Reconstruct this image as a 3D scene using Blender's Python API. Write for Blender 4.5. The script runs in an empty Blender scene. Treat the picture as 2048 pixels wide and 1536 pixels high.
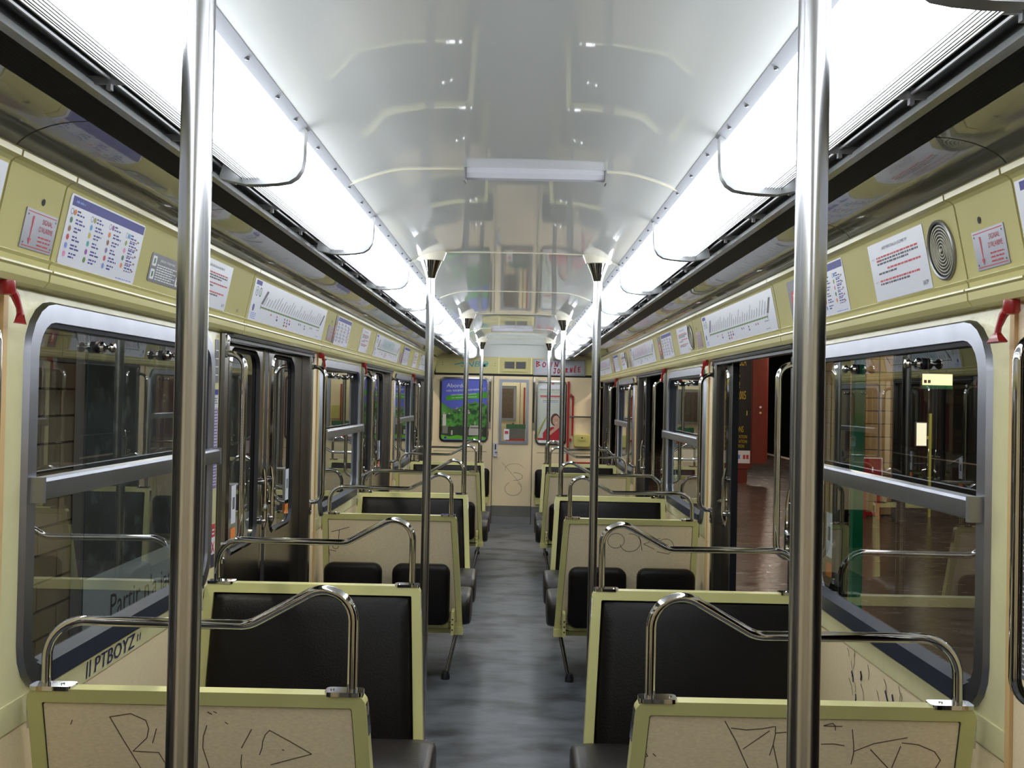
import bpy, bmesh, math, random
from mathutils import Vector, Matrix
random.seed(7)
sc = bpy.context.scene
COL = sc.collection

# ------------------------------------------------------------------ camera
CX, CZ = 0.023, 1.65
cam_d = bpy.data.cameras.new('camera'); cam = bpy.data.objects.new('camera', cam_d); COL.objects.link(cam)
cam_d.sensor_width = 36.0; cam_d.lens = 2063.0 / 2048.0 * 36.0; cam_d.clip_start = 0.02; cam_d.clip_end = 200
_yaw, _pitch, _roll = 10 / 2063.0, 28 / 2063.0, 0.0200
_f = Vector((-_yaw, 1.0, _pitch)).normalized()
_r0 = _f.cross(Vector((0, 0, 1))).normalized(); _u0 = _r0.cross(_f)
_r = _r0 * math.cos(_roll) + _u0 * math.sin(_roll); _u = -_r0 * math.sin(_roll) + _u0 * math.cos(_roll)
cam.matrix_world = Matrix(((_r.x, _u.x, -_f.x, CX), (_r.y, _u.y, -_f.y, 0.0), (_r.z, _u.z, -_f.z, CZ), (0, 0, 0, 1)))
sc.camera = cam

# ------------------------------------------------------------------ world and exposure
w = bpy.data.worlds.new('World'); sc.world = w; w.use_nodes = True
w.node_tree.nodes['Background'].inputs[0].default_value = (0.9, 0.95, 1.0, 1)
w.node_tree.nodes['Background'].inputs[1].default_value = 0.0
sc.view_settings.view_transform = 'Standard'; sc.view_settings.look = 'None'
sc.view_settings.gamma = 1.0; sc.view_settings.use_curve_mapping = False
sc.view_settings.exposure = 0.62
LAMP = 6.0            # luminance of the fluorescent lens panels
PLATFORM_FILL = 300.0  # emission of the unseen tubes added over the platform

# ------------------------------------------------------------------ materials
def lin(c):
    r = []
    for v in c[:3]:
        v /= 255.0
        r.append(v / 12.92 if v <= 0.04045 else ((v + 0.055) / 1.055) ** 2.4)
    return (r[0], r[1], r[2], 1.0)

def mat(name, rgb, rough=0.5, metal=0.0, var=0.0, vscale=6.0, bump=0.0, bscale=200.0, coat=0.0, rvar=0.0, stretch=None, spec=0.5, dark=None, dscale=3.0, dlo=0.5, dhi=0.75):
    m = bpy.data.materials.new(name); m.use_nodes = True
    nt = m.node_tree; b = nt.nodes['Principled BSDF']
    b.inputs['Base Color'].default_value = lin(rgb)
    b.inputs['Roughness'].default_value = rough
    b.inputs['Metallic'].default_value = metal
    b.inputs['Specular IOR Level'].default_value = spec
    if coat: b.inputs['Coat Weight'].default_value = coat; b.inputs['Coat Roughness'].default_value = 0.025
    tc = nt.nodes.new('ShaderNodeTexCoord'); src = tc.outputs['Object']
    if stretch:
        mp = nt.nodes.new('ShaderNodeMapping'); mp.inputs['Scale'].default_value = stretch
        nt.links.new(src, mp.inputs[0]); src = mp.outputs[0]
    col = None
    if var:
        n = nt.nodes.new('ShaderNodeTexNoise'); n.inputs['Scale'].default_value = vscale; n.inputs['Detail'].default_value = 5
        nt.links.new(src, n.inputs['Vector'])
        mx = nt.nodes.new('ShaderNodeMix'); mx.data_type = 'RGBA'
        mx.inputs[6].default_value = lin([max(0, v * (1 - var)) for v in rgb]); mx.inputs[7].default_value = lin([min(255, v * (1 + var)) for v in rgb])
        nt.links.new(n.outputs[0], mx.inputs[0]); col = mx.outputs[2]
    if dark:
        n = nt.nodes.new('ShaderNodeTexNoise'); n.inputs['Scale'].default_value = dscale; n.inputs['Detail'].default_value = 6
        nt.links.new(src, n.inputs['Vector'])
        rp = nt.nodes.new('ShaderNodeValToRGB'); rp.color_ramp.elements[0].position = dlo; rp.color_ramp.elements[1].position = dhi
        nt.links.new(n.outputs[0], rp.inputs[0])
        mx = nt.nodes.new('ShaderNodeMix'); mx.data_type = 'RGBA'
        if col: nt.links.new(col, mx.inputs[6])
        else: mx.inputs[6].default_value = lin(rgb)
        mx.inputs[7].default_value = lin(dark)
        nt.links.new(rp.outputs[0], mx.inputs[0]); col = mx.outputs[2]
    if col: nt.links.new(col, b.inputs['Base Color'])
    if rvar:
        n = nt.nodes.new('ShaderNodeTexNoise'); n.inputs['Scale'].default_value = vscale * 1.7; n.inputs['Detail'].default_value = 4
        nt.links.new(src, n.inputs['Vector'])
        mr = nt.nodes.new('ShaderNodeMapRange'); mr.inputs[3].default_value = max(0.02, rough - rvar); mr.inputs[4].default_value = rough + rvar
        nt.links.new(n.outputs[0], mr.inputs[0]); nt.links.new(mr.outputs[0], b.inputs['Roughness'])
    if bump:
        n = nt.nodes.new('ShaderNodeTexNoise'); n.inputs['Scale'].default_value = bscale; n.inputs['Detail'].default_value = 3
        nt.links.new(src, n.inputs['Vector'])
        bp = nt.nodes.new('ShaderNodeBump'); bp.inputs['Strength'].default_value = bump; bp.inputs['Distance'].default_value = 0.01
        nt.links.new(n.outputs[0], bp.inputs['Height']); nt.links.new(bp.outputs[0], b.inputs['Normal'])
        if coat: nt.links.new(bp.outputs[0], b.inputs['Coat Normal'])
    return m

def emit(name, rgb, strength):
    m = bpy.data.materials.new(name); m.use_nodes = True
    nt = m.node_tree; b = nt.nodes['Principled BSDF']
    b.inputs['Base Color'].default_value = (0.8, 0.8, 0.8, 1); b.inputs['Roughness'].default_value = 0.3
    b.inputs['Emission Color'].default_value = lin(rgb); b.inputs['Emission Strength'].default_value = strength
    return m

def glass_mat(name, tint):
    m = bpy.data.materials.new(name); m.use_nodes = True
    nt = m.node_tree; nt.nodes.remove(nt.nodes['Principled BSDF'])
    out = nt.nodes['Material Output']
    tr = nt.nodes.new('ShaderNodeBsdfTransparent'); tr.inputs[0].default_value = (*tint, 1)
    gl = nt.nodes.new('ShaderNodeBsdfGlossy'); gl.inputs[0].default_value = (0.9, 0.93, 0.92, 1); gl.inputs['Roughness'].default_value = 0.005
    ge = nt.nodes.new('ShaderNodeNewGeometry'); vm = nt.nodes.new('ShaderNodeVectorMath'); vm.operation = 'DOT_PRODUCT'
    nt.links.new(ge.outputs['Incoming'], vm.inputs[0]); nt.links.new(ge.outputs['Normal'], vm.inputs[1])
    def mth(op, x, y=None):          # Schlick reflectance of both faces of a thin pane, the same from either side
        n = nt.nodes.new('ShaderNodeMath'); n.operation = op
        for i, q in enumerate((x, y)):
            if q is None: continue
            if isinstance(q, (int, float)): n.inputs[i].default_value = q
            else: nt.links.new(q, n.inputs[i])
        return n.outputs[0]
    f5 = mth('POWER', mth('SUBTRACT', 1.0, mth('ABSOLUTE', vm.outputs['Value'])), 5.0)
    f1 = mth('ADD', 0.045, mth('MULTIPLY', f5, 0.955))
    mu = mth('DIVIDE', mth('MULTIPLY', f1, 2.0), mth('ADD', f1, 1.0))
    mx = nt.nodes.new('ShaderNodeMixShader')
    nt.links.new(mu, mx.inputs[0])
    nt.links.new(tr.outputs[0], mx.inputs[1]); nt.links.new(gl.outputs[0], mx.inputs[2]); nt.links.new(mx.outputs[0], out.inputs[0])
    return m

M = {}
M['band'] = mat('cream_enamel', (206, 198, 138), 0.2, var=0.04, vscale=3, bump=0.02, bscale=9)
M['enamel'] = mat('pale_enamel', (214, 208, 162), 0.24, var=0.05, vscale=4, bump=0.25, bscale=14)
M['laminate'] = mat('beige_laminate', (236, 217, 178), 0.38, var=0.05, vscale=120, bump=0.03, bscale=300, stretch=(1, 1, 1))
M['weave'] = mat('woven_laminate', (240, 219, 182), 0.42, var=0.09, vscale=90, bump=0.05, bscale=260, stretch=(1.0, 1, 2.2))
M['olive'] = mat('olive_frame_paint', (206, 202, 136), 0.34, var=0.03, vscale=10)
M['edge_wood'] = mat('orange_edge_band', (206, 172, 118), 0.45, var=0.1, vscale=20, stretch=(1, 1, 0.1))
M['leather'] = mat('dark_leather', (15, 12, 11), 0.44, var=0.1, spec=0.24, vscale=12, bump=0.12, bscale=140)
M['leather_worn'] = mat('worn_seat_leather', (38, 33, 31), 0.4, var=0.12, vscale=10, bump=0.1, bscale=120)
M['floor'] = mat('grey_linoleum', (88, 92, 99), 0.42, var=0.10, vscale=5, dark=(38, 40, 44), dscale=2.6, dlo=0.46, dhi=0.66, stretch=(1.0, 1.7, 1), rvar=0.1, bump=0.04, bscale=30)
M['steel'] = mat('brushed_steel', (196, 198, 203), 0.22, 1.0, var=0.05, vscale=30, stretch=(1, 1, 0.05), rvar=0.06)
M['chrome'] = mat('chrome', (205, 204, 202), 0.07, 1.0)
M['alu'] = mat('satin_aluminium', (160, 163, 174), 0.34, 1.0, var=0.05, vscale=8, rvar=0.08)
M['alu_dull'] = mat('dull_aluminium', (150, 150, 152), 0.42, 0.9, var=0.08, vscale=8)
M['doorsteel'] = mat('dark_door_steel', (122, 120, 117), 0.16, 1.0, var=0.06, vscale=6, stretch=(1, 1, 0.15), rvar=0.05)
M['poststeel'] = mat('door_post_steel', (138, 136, 133), 0.26, 1.0, var=0.08, vscale=8, stretch=(1, 1, 0.15))
M['rubber'] = mat('black_rubber', (24, 25, 30), 0.45)
M['gasket'] = mat('blue_black_gasket', (46, 50, 62), 0.36, var=0.15, vscale=20)
M['black'] = mat('matt_black', (10, 10, 11), 0.6)
M['ribblack'] = mat('ribbed_black', (20, 20, 20), 0.45)
M['ceil'] = mat('white_gloss_panel', (224, 227, 226), 0.3, var=0.015, vscale=2, bump=0.012, bscale=2.4, coat=1.0)
M['ceil'].node_tree.nodes['Principled BSDF'].inputs['Coat IOR'].default_value = 1.75
M['cornice'] = mat('grey_gloss_cornice', (118, 115, 98), 0.14, var=0.08, vscale=3, bump=0.04, bscale=5, coat=0.8)
M['bead'] = mat('cream_bead', (206, 202, 180), 0.3)
M['capwhite'] = mat('white_cap', (228, 222, 204), 0.18, coat=0.5)
M['rim'] = mat('lamp_rim_grey', (134, 136, 138), 0.36)
M['flange'] = mat('lamp_flange_grey', (158, 161, 168), 0.35)
M['rail_light'] = mat('holder_grey', (206, 206, 216), 0.35)
M['lens'] = emit('lamp_lens', (246, 251, 255), LAMP)
M['railgrey'] = mat('rail_grey', (122, 124, 124), 0.26, 0.4)
M['screw'] = mat('screw', (70, 70, 72), 0.4, 0.8)
M['red'] = mat('signal_red', (152, 24, 28), 0.3, coat=0.3)
M['ladder'] = mat('ladder_red', (160, 24, 30), 0.32, coat=0.3)
M['glass'] = glass_mat('window_glass', (0.80, 0.85, 0.82))
M['glass_edge'] = mat('glass_edge', (150, 190, 175), 0.2)
M['paper'] = mat('white_paper', (226, 227, 238), 0.3)
M['silverplate'] = mat('silver_plate', (168, 168, 178), 0.35, 0.5)
M['sheet_grey'] = mat('grey_sticker', (106, 106, 112), 0.4)
def flat(key, rgb, rough=0.45):
    M[key] = mat('ink_' + key, rgb, rough); return M[key]
for k_, c_ in dict(ink=(62, 58, 74), blue=(34, 40, 140), lblue=(110, 140, 214), redink=(196, 60, 70), green=(88, 128, 44), dgreen=(30, 110, 70), orange=(226, 130, 50), yellow=(214, 190, 60),
                   pink=(222, 130, 180), violet=(150, 66, 166), cyan=(70, 160, 214), olive_i=(150, 150, 60), brown=(140, 96, 50), white=(232, 232, 236), mauve=(128, 112, 168), teal=(50, 170, 168),
                   scratch=(92, 70, 56), pen=(40, 40, 84), sky=(96, 106, 206), leaf=(84, 148, 60), leaf2=(38, 84, 30), lawn=(96, 176, 40), water=(52, 62, 48), house=(196, 190, 180), stone=(120, 120, 104), banner=(70, 168, 36),
                   skin=(206, 160, 136), hair=(92, 58, 40), shirt=(180, 36, 50), pale=(206, 210, 200), poster_black=(22, 21, 16), poster_yellow=(212, 178, 30), redbar=(180, 40, 48), lemon=(190, 190, 90)).items():
    flat(k_, c_)
M['terracotta'] = mat('terracotta_paint', (112, 42, 27), 0.5, var=0.06, vscale=6)
M['platform'] = mat('brown_asphalt', (74, 62, 54), 0.24, var=0.25, vscale=2.2, bump=0.12, bscale=9, rvar=0.12, stretch=(1, 2.2, 1))
M['tile'] = mat('beige_tile', (150, 124, 88), 0.28, var=0.1, vscale=3)
M['tile2'] = mat('grey_beige_tile', (146, 132, 110), 0.32, var=0.1, vscale=3)
M['grout'] = mat('grout', (70, 60, 48), 0.8)
M['greenpost'] = mat('green_enamel', (10, 148, 108), 0.35)
M['tunnel'] = mat('tunnel_dark', (30, 29, 28), 0.8, var=0.2, vscale=2)
M['kerb'] = mat('platform_edge_white', (206, 196, 178), 0.6)
M['signlight'] = emit('lit_sign', (255, 214, 130), 1.4)
M['mirrorlit'] = emit('lit_panel', (236, 226, 190), 0.9)
M['stlamp'] = emit('station_tube', (255, 236, 214), PLATFORM_FILL)
M['stlamp_wall'] = emit('station_wall_tube', (255, 244, 226), 120.0)
M['pale_sign'] = mat('poster_pale', (178, 192, 204), 0.4)
# rocky night picture of the billboard (flat print)
M['rocky'] = mat('poster_rock', (60, 68, 78), 0.4, var=0.5, vscale=5, dark=(140, 152, 160), dscale=7, dlo=0.55, dhi=0.8)
M['foliage_print'] = mat('poster_foliage', (80, 142, 58), 0.35, var=0.4, vscale=22, dark=(36, 78, 32), dscale=14, dlo=0.45, dhi=0.6)
M['box_yellow'] = mat('yellow_plastic_box', (206, 196, 116), 0.35)
M['kick'] = mat('kick_plate_grey', (112, 112, 108), 0.45, 0.3, var=0.1, vscale=10)
M['header'] = mat('pale_header', (234, 240, 236), 0.3, coat=0.3)
M['vent_grey'] = mat('vent_mesh_grey', (108, 106, 108), 0.6)
M['curtain_print'] = mat('dark_pattern', (72, 54, 44), 0.6, var=0.6, vscale=40)

# ------------------------------------------------------------------ mesh builder
class MB:
    def __init__(s): s.v = []; s.f = []; s.mi = []; s.mats = []; s.cur = 0
    def m(s, mt):
        if isinstance(mt, str): mt = M[mt]
        if mt not in s.mats: s.mats.append(mt)
        s.cur = s.mats.index(mt); return s
    def add(s, vs, fs):
        n = len(s.v); s.v += [tuple(p) for p in vs]
        for f in fs: s.f.append(tuple(i + n for i in f)); s.mi.append(s.cur)
    def box(s, x0, x1, y0, y1, z0, z1):
        if x0 > x1: x0, x1 = x1, x0
        if y0 > y1: y0, y1 = y1, y0
        if z0 > z1: z0, z1 = z1, z0
        s.add([(x0, y0, z0), (x1, y0, z0), (x1, y1, z0), (x0, y1, z0), (x0, y0, z1), (x1, y0, z1), (x1, y1, z1), (x0, y1, z1)],
              [(0, 3, 2, 1), (4, 5, 6, 7), (0, 1, 5, 4), (1, 2, 6, 5), (2, 3, 7, 6), (3, 0, 4, 7)])
    def loft(s, loops, closed=True, cap0=False, cap1=False, wrap=False):
        n = len(loops[0]); vs = [p for l in loops for p in l]; fs = []
        L = len(loops)
        for a in range(L if wrap else L - 1):
            b = (a + 1) % L
            for i in range(n if closed else n - 1):
                j = (i + 1) % n
                fs.append((a * n + i, a * n + j, b * n + j, b * n + i))
        if cap0: fs.append(tuple(range(n))[::-1])
        if cap1: fs.append(tuple((L - 1) * n + i for i in range(n)))
        s.add(vs, fs)
    def tube(s, pts, r, n=12, caps=True):
        pts = [Vector(p) for p in pts]; rs = r if isinstance(r, (list, tuple)) else [r] * len(pts)
        t0 = (pts[1] - pts[0]).normalized()
        ref = Vector((0, 0, 1)) if abs(t0.z) < 0.9 else Vector((1, 0, 0))
        nrm = t0.cross(ref).normalized(); loops = []
        for i, p in enumerate(pts):
            if i == 0: t = (pts[1] - p)
            elif i == len(pts) - 1: t = (p - pts[i - 1])
            else: t = (pts[i + 1] - p).normalized() + (p - pts[i - 1]).normalized()
            t.normalize(); nrm = (nrm - t * nrm.dot(t)).normalized(); bi = t.cross(nrm)
            loops.append([p + (nrm * math.cos(2 * math.pi * k / n) + bi * math.sin(2 * math.pi * k / n)) * rs[i] for k in range(n)])
        s.loft(loops, cap0=caps, cap1=caps)
    def lathe(s, prof, axis='z', o=(0, 0, 0), n=24, cap=True):
        loops = []
        for r, h in prof:
            l = []
            for k in range(n):
                a = 2 * math.pi * k / n; c, q = r * math.cos(a), r * math.sin(a)
                if axis == 'z': p = (o[0] + c, o[1] + q, o[2] + h)
                elif axis == 'x': p = (o[0] + h, o[1] + c, o[2] + q)
                else: p = (o[0] + c, o[1] + h, o[2] + q)
                l.append(p)
            loops.append(l)
        s.loft(loops, cap0=cap, cap1=cap)
    def extr(s, prof, y0, y1, closed=False, caps=False):      # prof: (x,z) points extruded along y
        s.loft([[(x, y0, z) for x, z in prof], [(x, y1, z) for x, z in prof]], closed=closed, cap0=caps, cap1=caps)
    def build(s, name, parent=None, loc=None, rotz=0.0, smooth=True, angle=35):
        me = bpy.data.meshes.new(name); me.from_pydata(s.v, [], s.f); me.update()
        for mt in s.mats: me.materials.append(mt)
        me.polygons.foreach_set('material_index', s.mi)
        bm = bmesh.new(); bm.from_mesh(me); bmesh.ops.recalc_face_normals(bm, faces=bm.faces); bm.to_mesh(me); bm.free()
        if smooth:
            me.shade_smooth(); me.set_sharp_from_angle(angle=math.radians(angle))
        o = bpy.data.objects.new(name, me); COL.objects.link(o)
        if parent: o.parent = parent
        if loc: o.location = loc
        if rotz: o.rotation_euler.z = rotz
        return o

def empty(name, loc=(0, 0, 0), rotz=0.0):
    o = bpy.data.objects.new(name, None); COL.objects.link(o); o.location = loc; o.rotation_euler.z = rotz
    o.empty_display_size = 0.1; return o
def tag(o, label=None, cat=None, group=None, kind=None):
    if label: o['label'] = label
    if cat: o['category'] = cat
    if group: o['group'] = group
    if kind: o['kind'] = kind
    return o
def copy_tree(o, parent=None):
    c = o.copy(); COL.objects.link(c); c.parent = parent
    for ch in KIDS(o): copy_tree(ch, c)
    return c
def KIDS(o): return [x for x in COL.objects if x.parent == o]

def rr(u0, u1, v0, v1, r, n=5):           # rounded rectangle loop, (u,v)
    pts = []
    for cu, cv, a0 in ((u1 - r, v1 - r, 0), (u0 + r, v1 - r, 90), (u0 + r, v0 + r, 180), (u1 - r, v0 + r, 270)):
        for k in range(n + 1):
            a = math.radians(a0 + 90 * k / n); pts.append((cu + r * math.cos(a), cv + r * math.sin(a)))
    return pts
def rr_rect(u0, u1, v0, v1, n=6):         # plain rectangle with the same point count as rr (n even), corner at mid-arc
    pts = []
    U, V = (u1 - u0) / 2, (v1 - v0) / 2; cu, cv = (u0 + u1) / 2, (v0 + v1) / 2
    for sx, sy, first in ((1, 1, 'v'), (-1, 1, 'u'), (-1, -1, 'v'), (1, -1, 'u')):
        h = n // 2
        for k in range(n + 1):
            if first == 'v':     # moves from the vertical side to the horizontal side
                if k <= h: p = (cu + sx * U, cv + sy * V * (0.9 + 0.1 * k / h))
                else: p = (cu + sx * U * (1 - 0.1 * (k - h) / h), cv + sy * V)
            else:
                if k <= h: p = (cu + sx * U * (0.9 + 0.1 * k / h), cv + sy * V)
                else: p = (cu + sx * U, cv + sy * V * (1 - 0.1 * (k - h) / h))
            pts.append(p)
    return pts
def fillet(pts, radii, n=7):
    pts = [Vector(p) for p in pts]; out = [pts[0]]
    for i in range(1, len(pts) - 1):
        p, a, b = pts[i], (pts[i - 1] - pts[i]), (pts[i + 1] - pts[i])
        r = radii[i - 1] if isinstance(radii, (list, tuple)) else radii
        la, lb = a.length, b.length; a.normalize(); b.normalize()
        ang = a.angle(b); d = min(r / math.tan(ang / 2), la * 0.95, lb * 0.95); r = d * math.tan(ang / 2)
        c = p + (a + b).normalized() * (r / math.sin(ang / 2)); v0 = (p + a * d) - c; v1 = (p + b * d) - c
        tot = v0.angle(v1); so = math.sin(tot)
        for k in range(n + 1):
            t = k / n; out.append(c + v0 * (math.sin((1 - t) * tot) / so) + v1 * (math.sin(t * tot) / so))
    out.append(pts[-1]); return out

# ------------------------------------------------------------------ lettering
_tc = {}
def text_geo(sx, shear=0.0):
    key = (sx, shear)
    if key not in _tc:
        c = bpy.data.curves.new('t', 'FONT'); c.body = sx; c.size = 1.0; c.resolution_u = 2; c.shear = shear
        o = bpy.data.objects.new('t', c); COL.objects.link(o)
        me = bpy.data.meshes.new_from_object(o)
        vs = [(v.co.x, v.co.y) for v in me.vertices]; fs = [tuple(p.vertices) for p in me.polygons]
        bpy.data.objects.remove(o); bpy.data.curves.remove(c); bpy.data.meshes.remove(me)
        _tc[key] = (vs, fs)
    return _tc[key]
CAPH = None
class Sheet:                               # flat print on a plane: origin O, right U, up V, normal N
    def __init__(s, mb, O, U, V):
        s.mb = mb; s.O = Vector(O); s.U = Vector(U).normalized(); s.V = Vector(V).normalized(); s.N = s.U.cross(s.V)
    def P(s, u, v, l): return s.O + s.U * u + s.V * v + s.N * l
    def rect(s, u, v, w_, h_, m, l=0.001):
        s.mb.m(m).add([s.P(u, v, l), s.P(u + w_, v, l), s.P(u + w_, v + h_, l), s.P(u, v + h_, l)], [(0, 1, 2, 3)])
    def poly(s, pts, m, l=0.001): s.mb.m(m).add([s.P(u, v, l) for u, v in pts], [tuple(range(len(pts)))])
    def slab(s, pts, m, t=0.002):
        s.mb.m(m).loft([[s.P(u, v, 0) for u, v in pts], [s.P(u, v, t) for u, v in pts]], cap0=True, cap1=True)
    def disc(s, u, v, r, m, l=0.0015, n=14, ry=None):
        ry = ry or r; s.poly([(u + r * math.cos(2 * math.pi * k / n), v + ry * math.sin(2 * math.pi * k / n)) for k in range(n)], m, l)
    def ring(s, u, v, r, t, m, l=0.0015, n=18):
        a = [s.P(u + r * math.cos(2 * math.pi * k / n), v + r * math.sin(2 * math.pi * k / n), l) for k in range(n)]
        b = [s.P(u + (r - t) * math.cos(2 * math.pi * k / n), v + (r - t) * math.sin(2 * math.pi * k / n), l) for k in range(n)]
        s.mb.m(m).loft([a, b])
    def line(s, pts, t, m, l=0.001):
        s.mb.m(m)
        for (a, b), (c, d) in zip(pts[:-1], pts[1:]):
            L = math.hypot(c - a, d - b) or 1e-6; nx, ny = -(d - b) / L * t / 2, (c - a) / L * t / 2
            ex, ey = (c - a) / L * t * 0.3, (d - b) / L * t * 0.3
            s.mb.add([s.P(a - ex + nx, b - ey + ny, l), s.P(a - ex - nx, b - ey - ny, l), s.P(c + ex - nx, d + ey - ny, l), s.P(c + ex + nx, d + ey + ny, l)], [(0, 1, 2, 3)])
    def text(s, tx, u, v, h, m, width=None, l=0.0018, align='l', shear=0.0, rot=0.0):
        vs, fs = text_geo(tx, shear)
        if not vs: return
        x0 = min(p[0] for p in vs); x1 = max(p[0] for p in vs)
        k = h / 0.70; kx = (width / (x1 - x0)) if width else k; W = (x1 - x0) * kx
        du = u - (W / 2 if align == 'c' else (W if align == 'r' else 0))
        ca, sa = math.cos(rot), math.sin(rot)
        pv = []
        for px, py in vs:
            a, b = (px - x0) * kx + (du - u), py * k
            pv.append(s.P(u + a * ca - b * sa, v + a * sa + b * ca, l))
        s.mb.m(m).add(pv, fs)
    def words(s, u, v, w_, h_, m, l=0.0015, seed=0):       # a line of print too small to read
        rnd = random.Random(seed * 977 + int(u * 1e4) + int(v * 1e5)); x = 0
        while x < w_ - 0.004:
            ww = min(rnd.uniform(0.008, 0.026), w_ - x); s.rect(u + x, v, ww, h_, m, l); x += ww + 0.004

# ------------------------------------------------------------------ dimensions
WX = 1.12                                  # inner wall plane
PER = 3.6
Y0, Y1 = -2.0, 13.55                       # car shell along y
BAYS = [0, 1, 2]
WIN0, WIN1 = 2.38, 3.86                    # window of bay 0
DN, DF = 3.96, 5.72                        # outer edges of door posts (door 1)
SIDE = {-1: 'closed-door', 1: 'platform'}
ORD = ['first', 'second', 'third', 'fourth', 'fifth', 'sixth', 'seventh', 'eighth', 'ninth', 'tenth', 'eleventh', 'twelfth']

# ================================================================== STRUCTURE
b = MB(); b.m('floor').box(-WX - 0.04, WX + 0.04, Y0, Y1 + 0.3, -0.05, 0.0)
tag(b.build('floor'), 'grey worn linoleum floor running down the aisle', 'floor', kind='structure')

ceil = tag(empty('ceiling'), 'glossy white panelled ceiling between the two rows of lights', 'ceiling', kind='structure')
def ceil_prof(off=0.0, n=6):
    half = [(0.0, 2.347), (0.20, 2.346), (0.32, 2.343)]
    for k in range(1, n + 1):
        t = k / n; half.append((0.32 + 0.178 * t, 2.343 - 0.050 * t ** 1.6))
    return [(-x, z + off) for x, z in half[:0:-1]] + [(x, z + off) for x, z in half]
seams = [-2.265, -0.465, 1.335, 3.135, 4.935, 6.735, 8.535, 10.335, 12.135, 13.40]
for a, c in zip(seams[:-1], seams[1:]):
    b = MB(); b.m('ceil'); p = ceil_prof(); q = ceil_prof(0.02)
    b.loft([[(x, a + 0.002, z) for x, z in p + q[::-1]], [(x, c - 0.002, z) for x, z in p + q[::-1]]], cap0=True, cap1=True)
    b.build('ceiling_panel', ceil)
for y in seams[1:-1]:
    b = MB(); b.m('bead'); p = ceil_prof(-0.004); q = ceil_prof(0.004)
    b.loft([[(x, y - 0.003, z) for x, z in q], [(x, y - 0.0022, z) for x, z in p], [(x, y + 0.0022, z) for x, z in p], [(x, y + 0.003, z) for x, z in q]], closed=False)
    b.build('ceiling_bead', ceil)

roof = MB(); roof.m('tunnel').box(-1.35, 1.35, Y0 - 0.1, Y1 + 0.2, 2.46, 2.50)  # unseen shell added over the car to stop light leaking
for s in (-1, 1): roof.box(s * 1.19, s * 1.22, Y0, Y1 + 0.2, 1.92, 2.48)
tag(roof.build('roof'), 'dark outer roof skin above the ceiling panels', 'roof', kind='structure')

# cornice, vents above the windows
CORN = [Y0, 0.335, 2.135, 3.135, 4.935, 6.735, 8.535, 10.335, 12.135, Y1 - 0.02]
for s in (-1, 1):
    prof = []
    for k in range(9):
        t = k / 8; a = math.radians(8 + 74 * t)
        prof.append((1.035 - 0.155 * (1 - math.cos(math.pi / 2 * t)) ** 0.9, 2.140 + 0.068 * math.sin(math.pi / 2 * t)))
    for a, c in zip(CORN[:-1], CORN[1:]):
        b = MB(); b.m('cornice')
        pr = [(s * x, z) for x, z in prof]; po = [(s * x, z + 0.012) for x, z in prof]
        b.loft([[(x, a + 0.003, z) for x, z in pr + po[::-1]], [(x, c - 0.003, z) for x, z in pr + po[::-1]]], cap0=True, cap1=True)
        b.build('cornice_panel', ceil)
    b = MB(); b.m('ribblack')                 # ribbed dark panel between cornice and rail
    rp = []
    for k in range(17):
        x = 0.882 - 0.125 * k / 16; z = 2.208 + 0.028 * k / 16
        rp += [(s * x, z), (s * (x - 0.004), z + 0.004 if k % 1 == 0 else z)]
    b.extr(rp, Y0, Y1); b.build('ribbed_panel', ceil)
    b = MB(); b.m('black').extr([(s * 0.757, 2.236), (s * 0.757, 2.30), (s * 0.62, 2.30), (s * 0.62, 2.19)], Y0, Y1)
    b.box(s * 0.88, s * 1.2, Y0, Y1, 2.225, 2.235)
    b.build('vent_backing', ceil)

trim_i = 0
for s in (-1, 1):
    trim_i += 1
    t = tag(empty('trim_%d' % trim_i), 'long aluminium air vent rail with wires above the %s wall' % SIDE[s], 'vent rail', kind='structure')
    first = None
    for k in range(-2, 10):
        a = 1.3 + 1.2 * k; e = min(a + 1.2, Y1 - 0.05)
        if first is None:
            b = MB(); b.m('railgrey')
            pr = [(0.730, 2.178), (0.762, 2.186), (0.766, 2.204), (0.757, 2.232), (0.752, 2.232), (0.756, 2.205), (0.735, 2.190), (0.728, 2.188)]
            b.extr([(s * x, z) for x, z in pr], 0.004, 1.196, closed=True, caps=True)
            first = b.build('rail', t, (0, a, 0))
        else:
            o = first.copy(); COL.objects.link(o); o.location = (0, a, 0)
    for x in (0.672, 0.702):
        b = MB(); b.m('alu_dull').tube([(s * x, Y0, 2.196), (s * x, Y1 - 0.05, 2.196)], 0.0035, 6); b.build('rod', t)
    first = None
    for k in range(38):
        y = -1.0 + 0.4 * k
        if y > Y1 - 0.2: break
        if first is None:
            b = MB(); b.m('alu_dull').box(s * 0.655, s * 0.745, -0.004, 0.004, 2.186, 2.200); b.box(s * 0.698, s * 0.706, -0.006, 0.006, 2.176, 2.205)
            first = b.build('bracket', t, (0, y, 0))
        else:
            o = first.copy(); COL.objects.link(o); o.location = (0, y, 0)

# ---- side walls
def plate_with_hole(b, x0, x1, y0, y1, z0, z1, hy0, hy1, hz0, hz1, r):
    o = rr_rect(y0, y1, z0, z1, 6); i = rr(hy0, hy1, hz0, hz1, r, 6)
    b.loft([[(x1, u, v) for u, v in i], [(x0, u, v) for u, v in i], [(x0, u, v) for u, v in o], [(x1, u, v) for u, v in o]], wrap=True)

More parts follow.
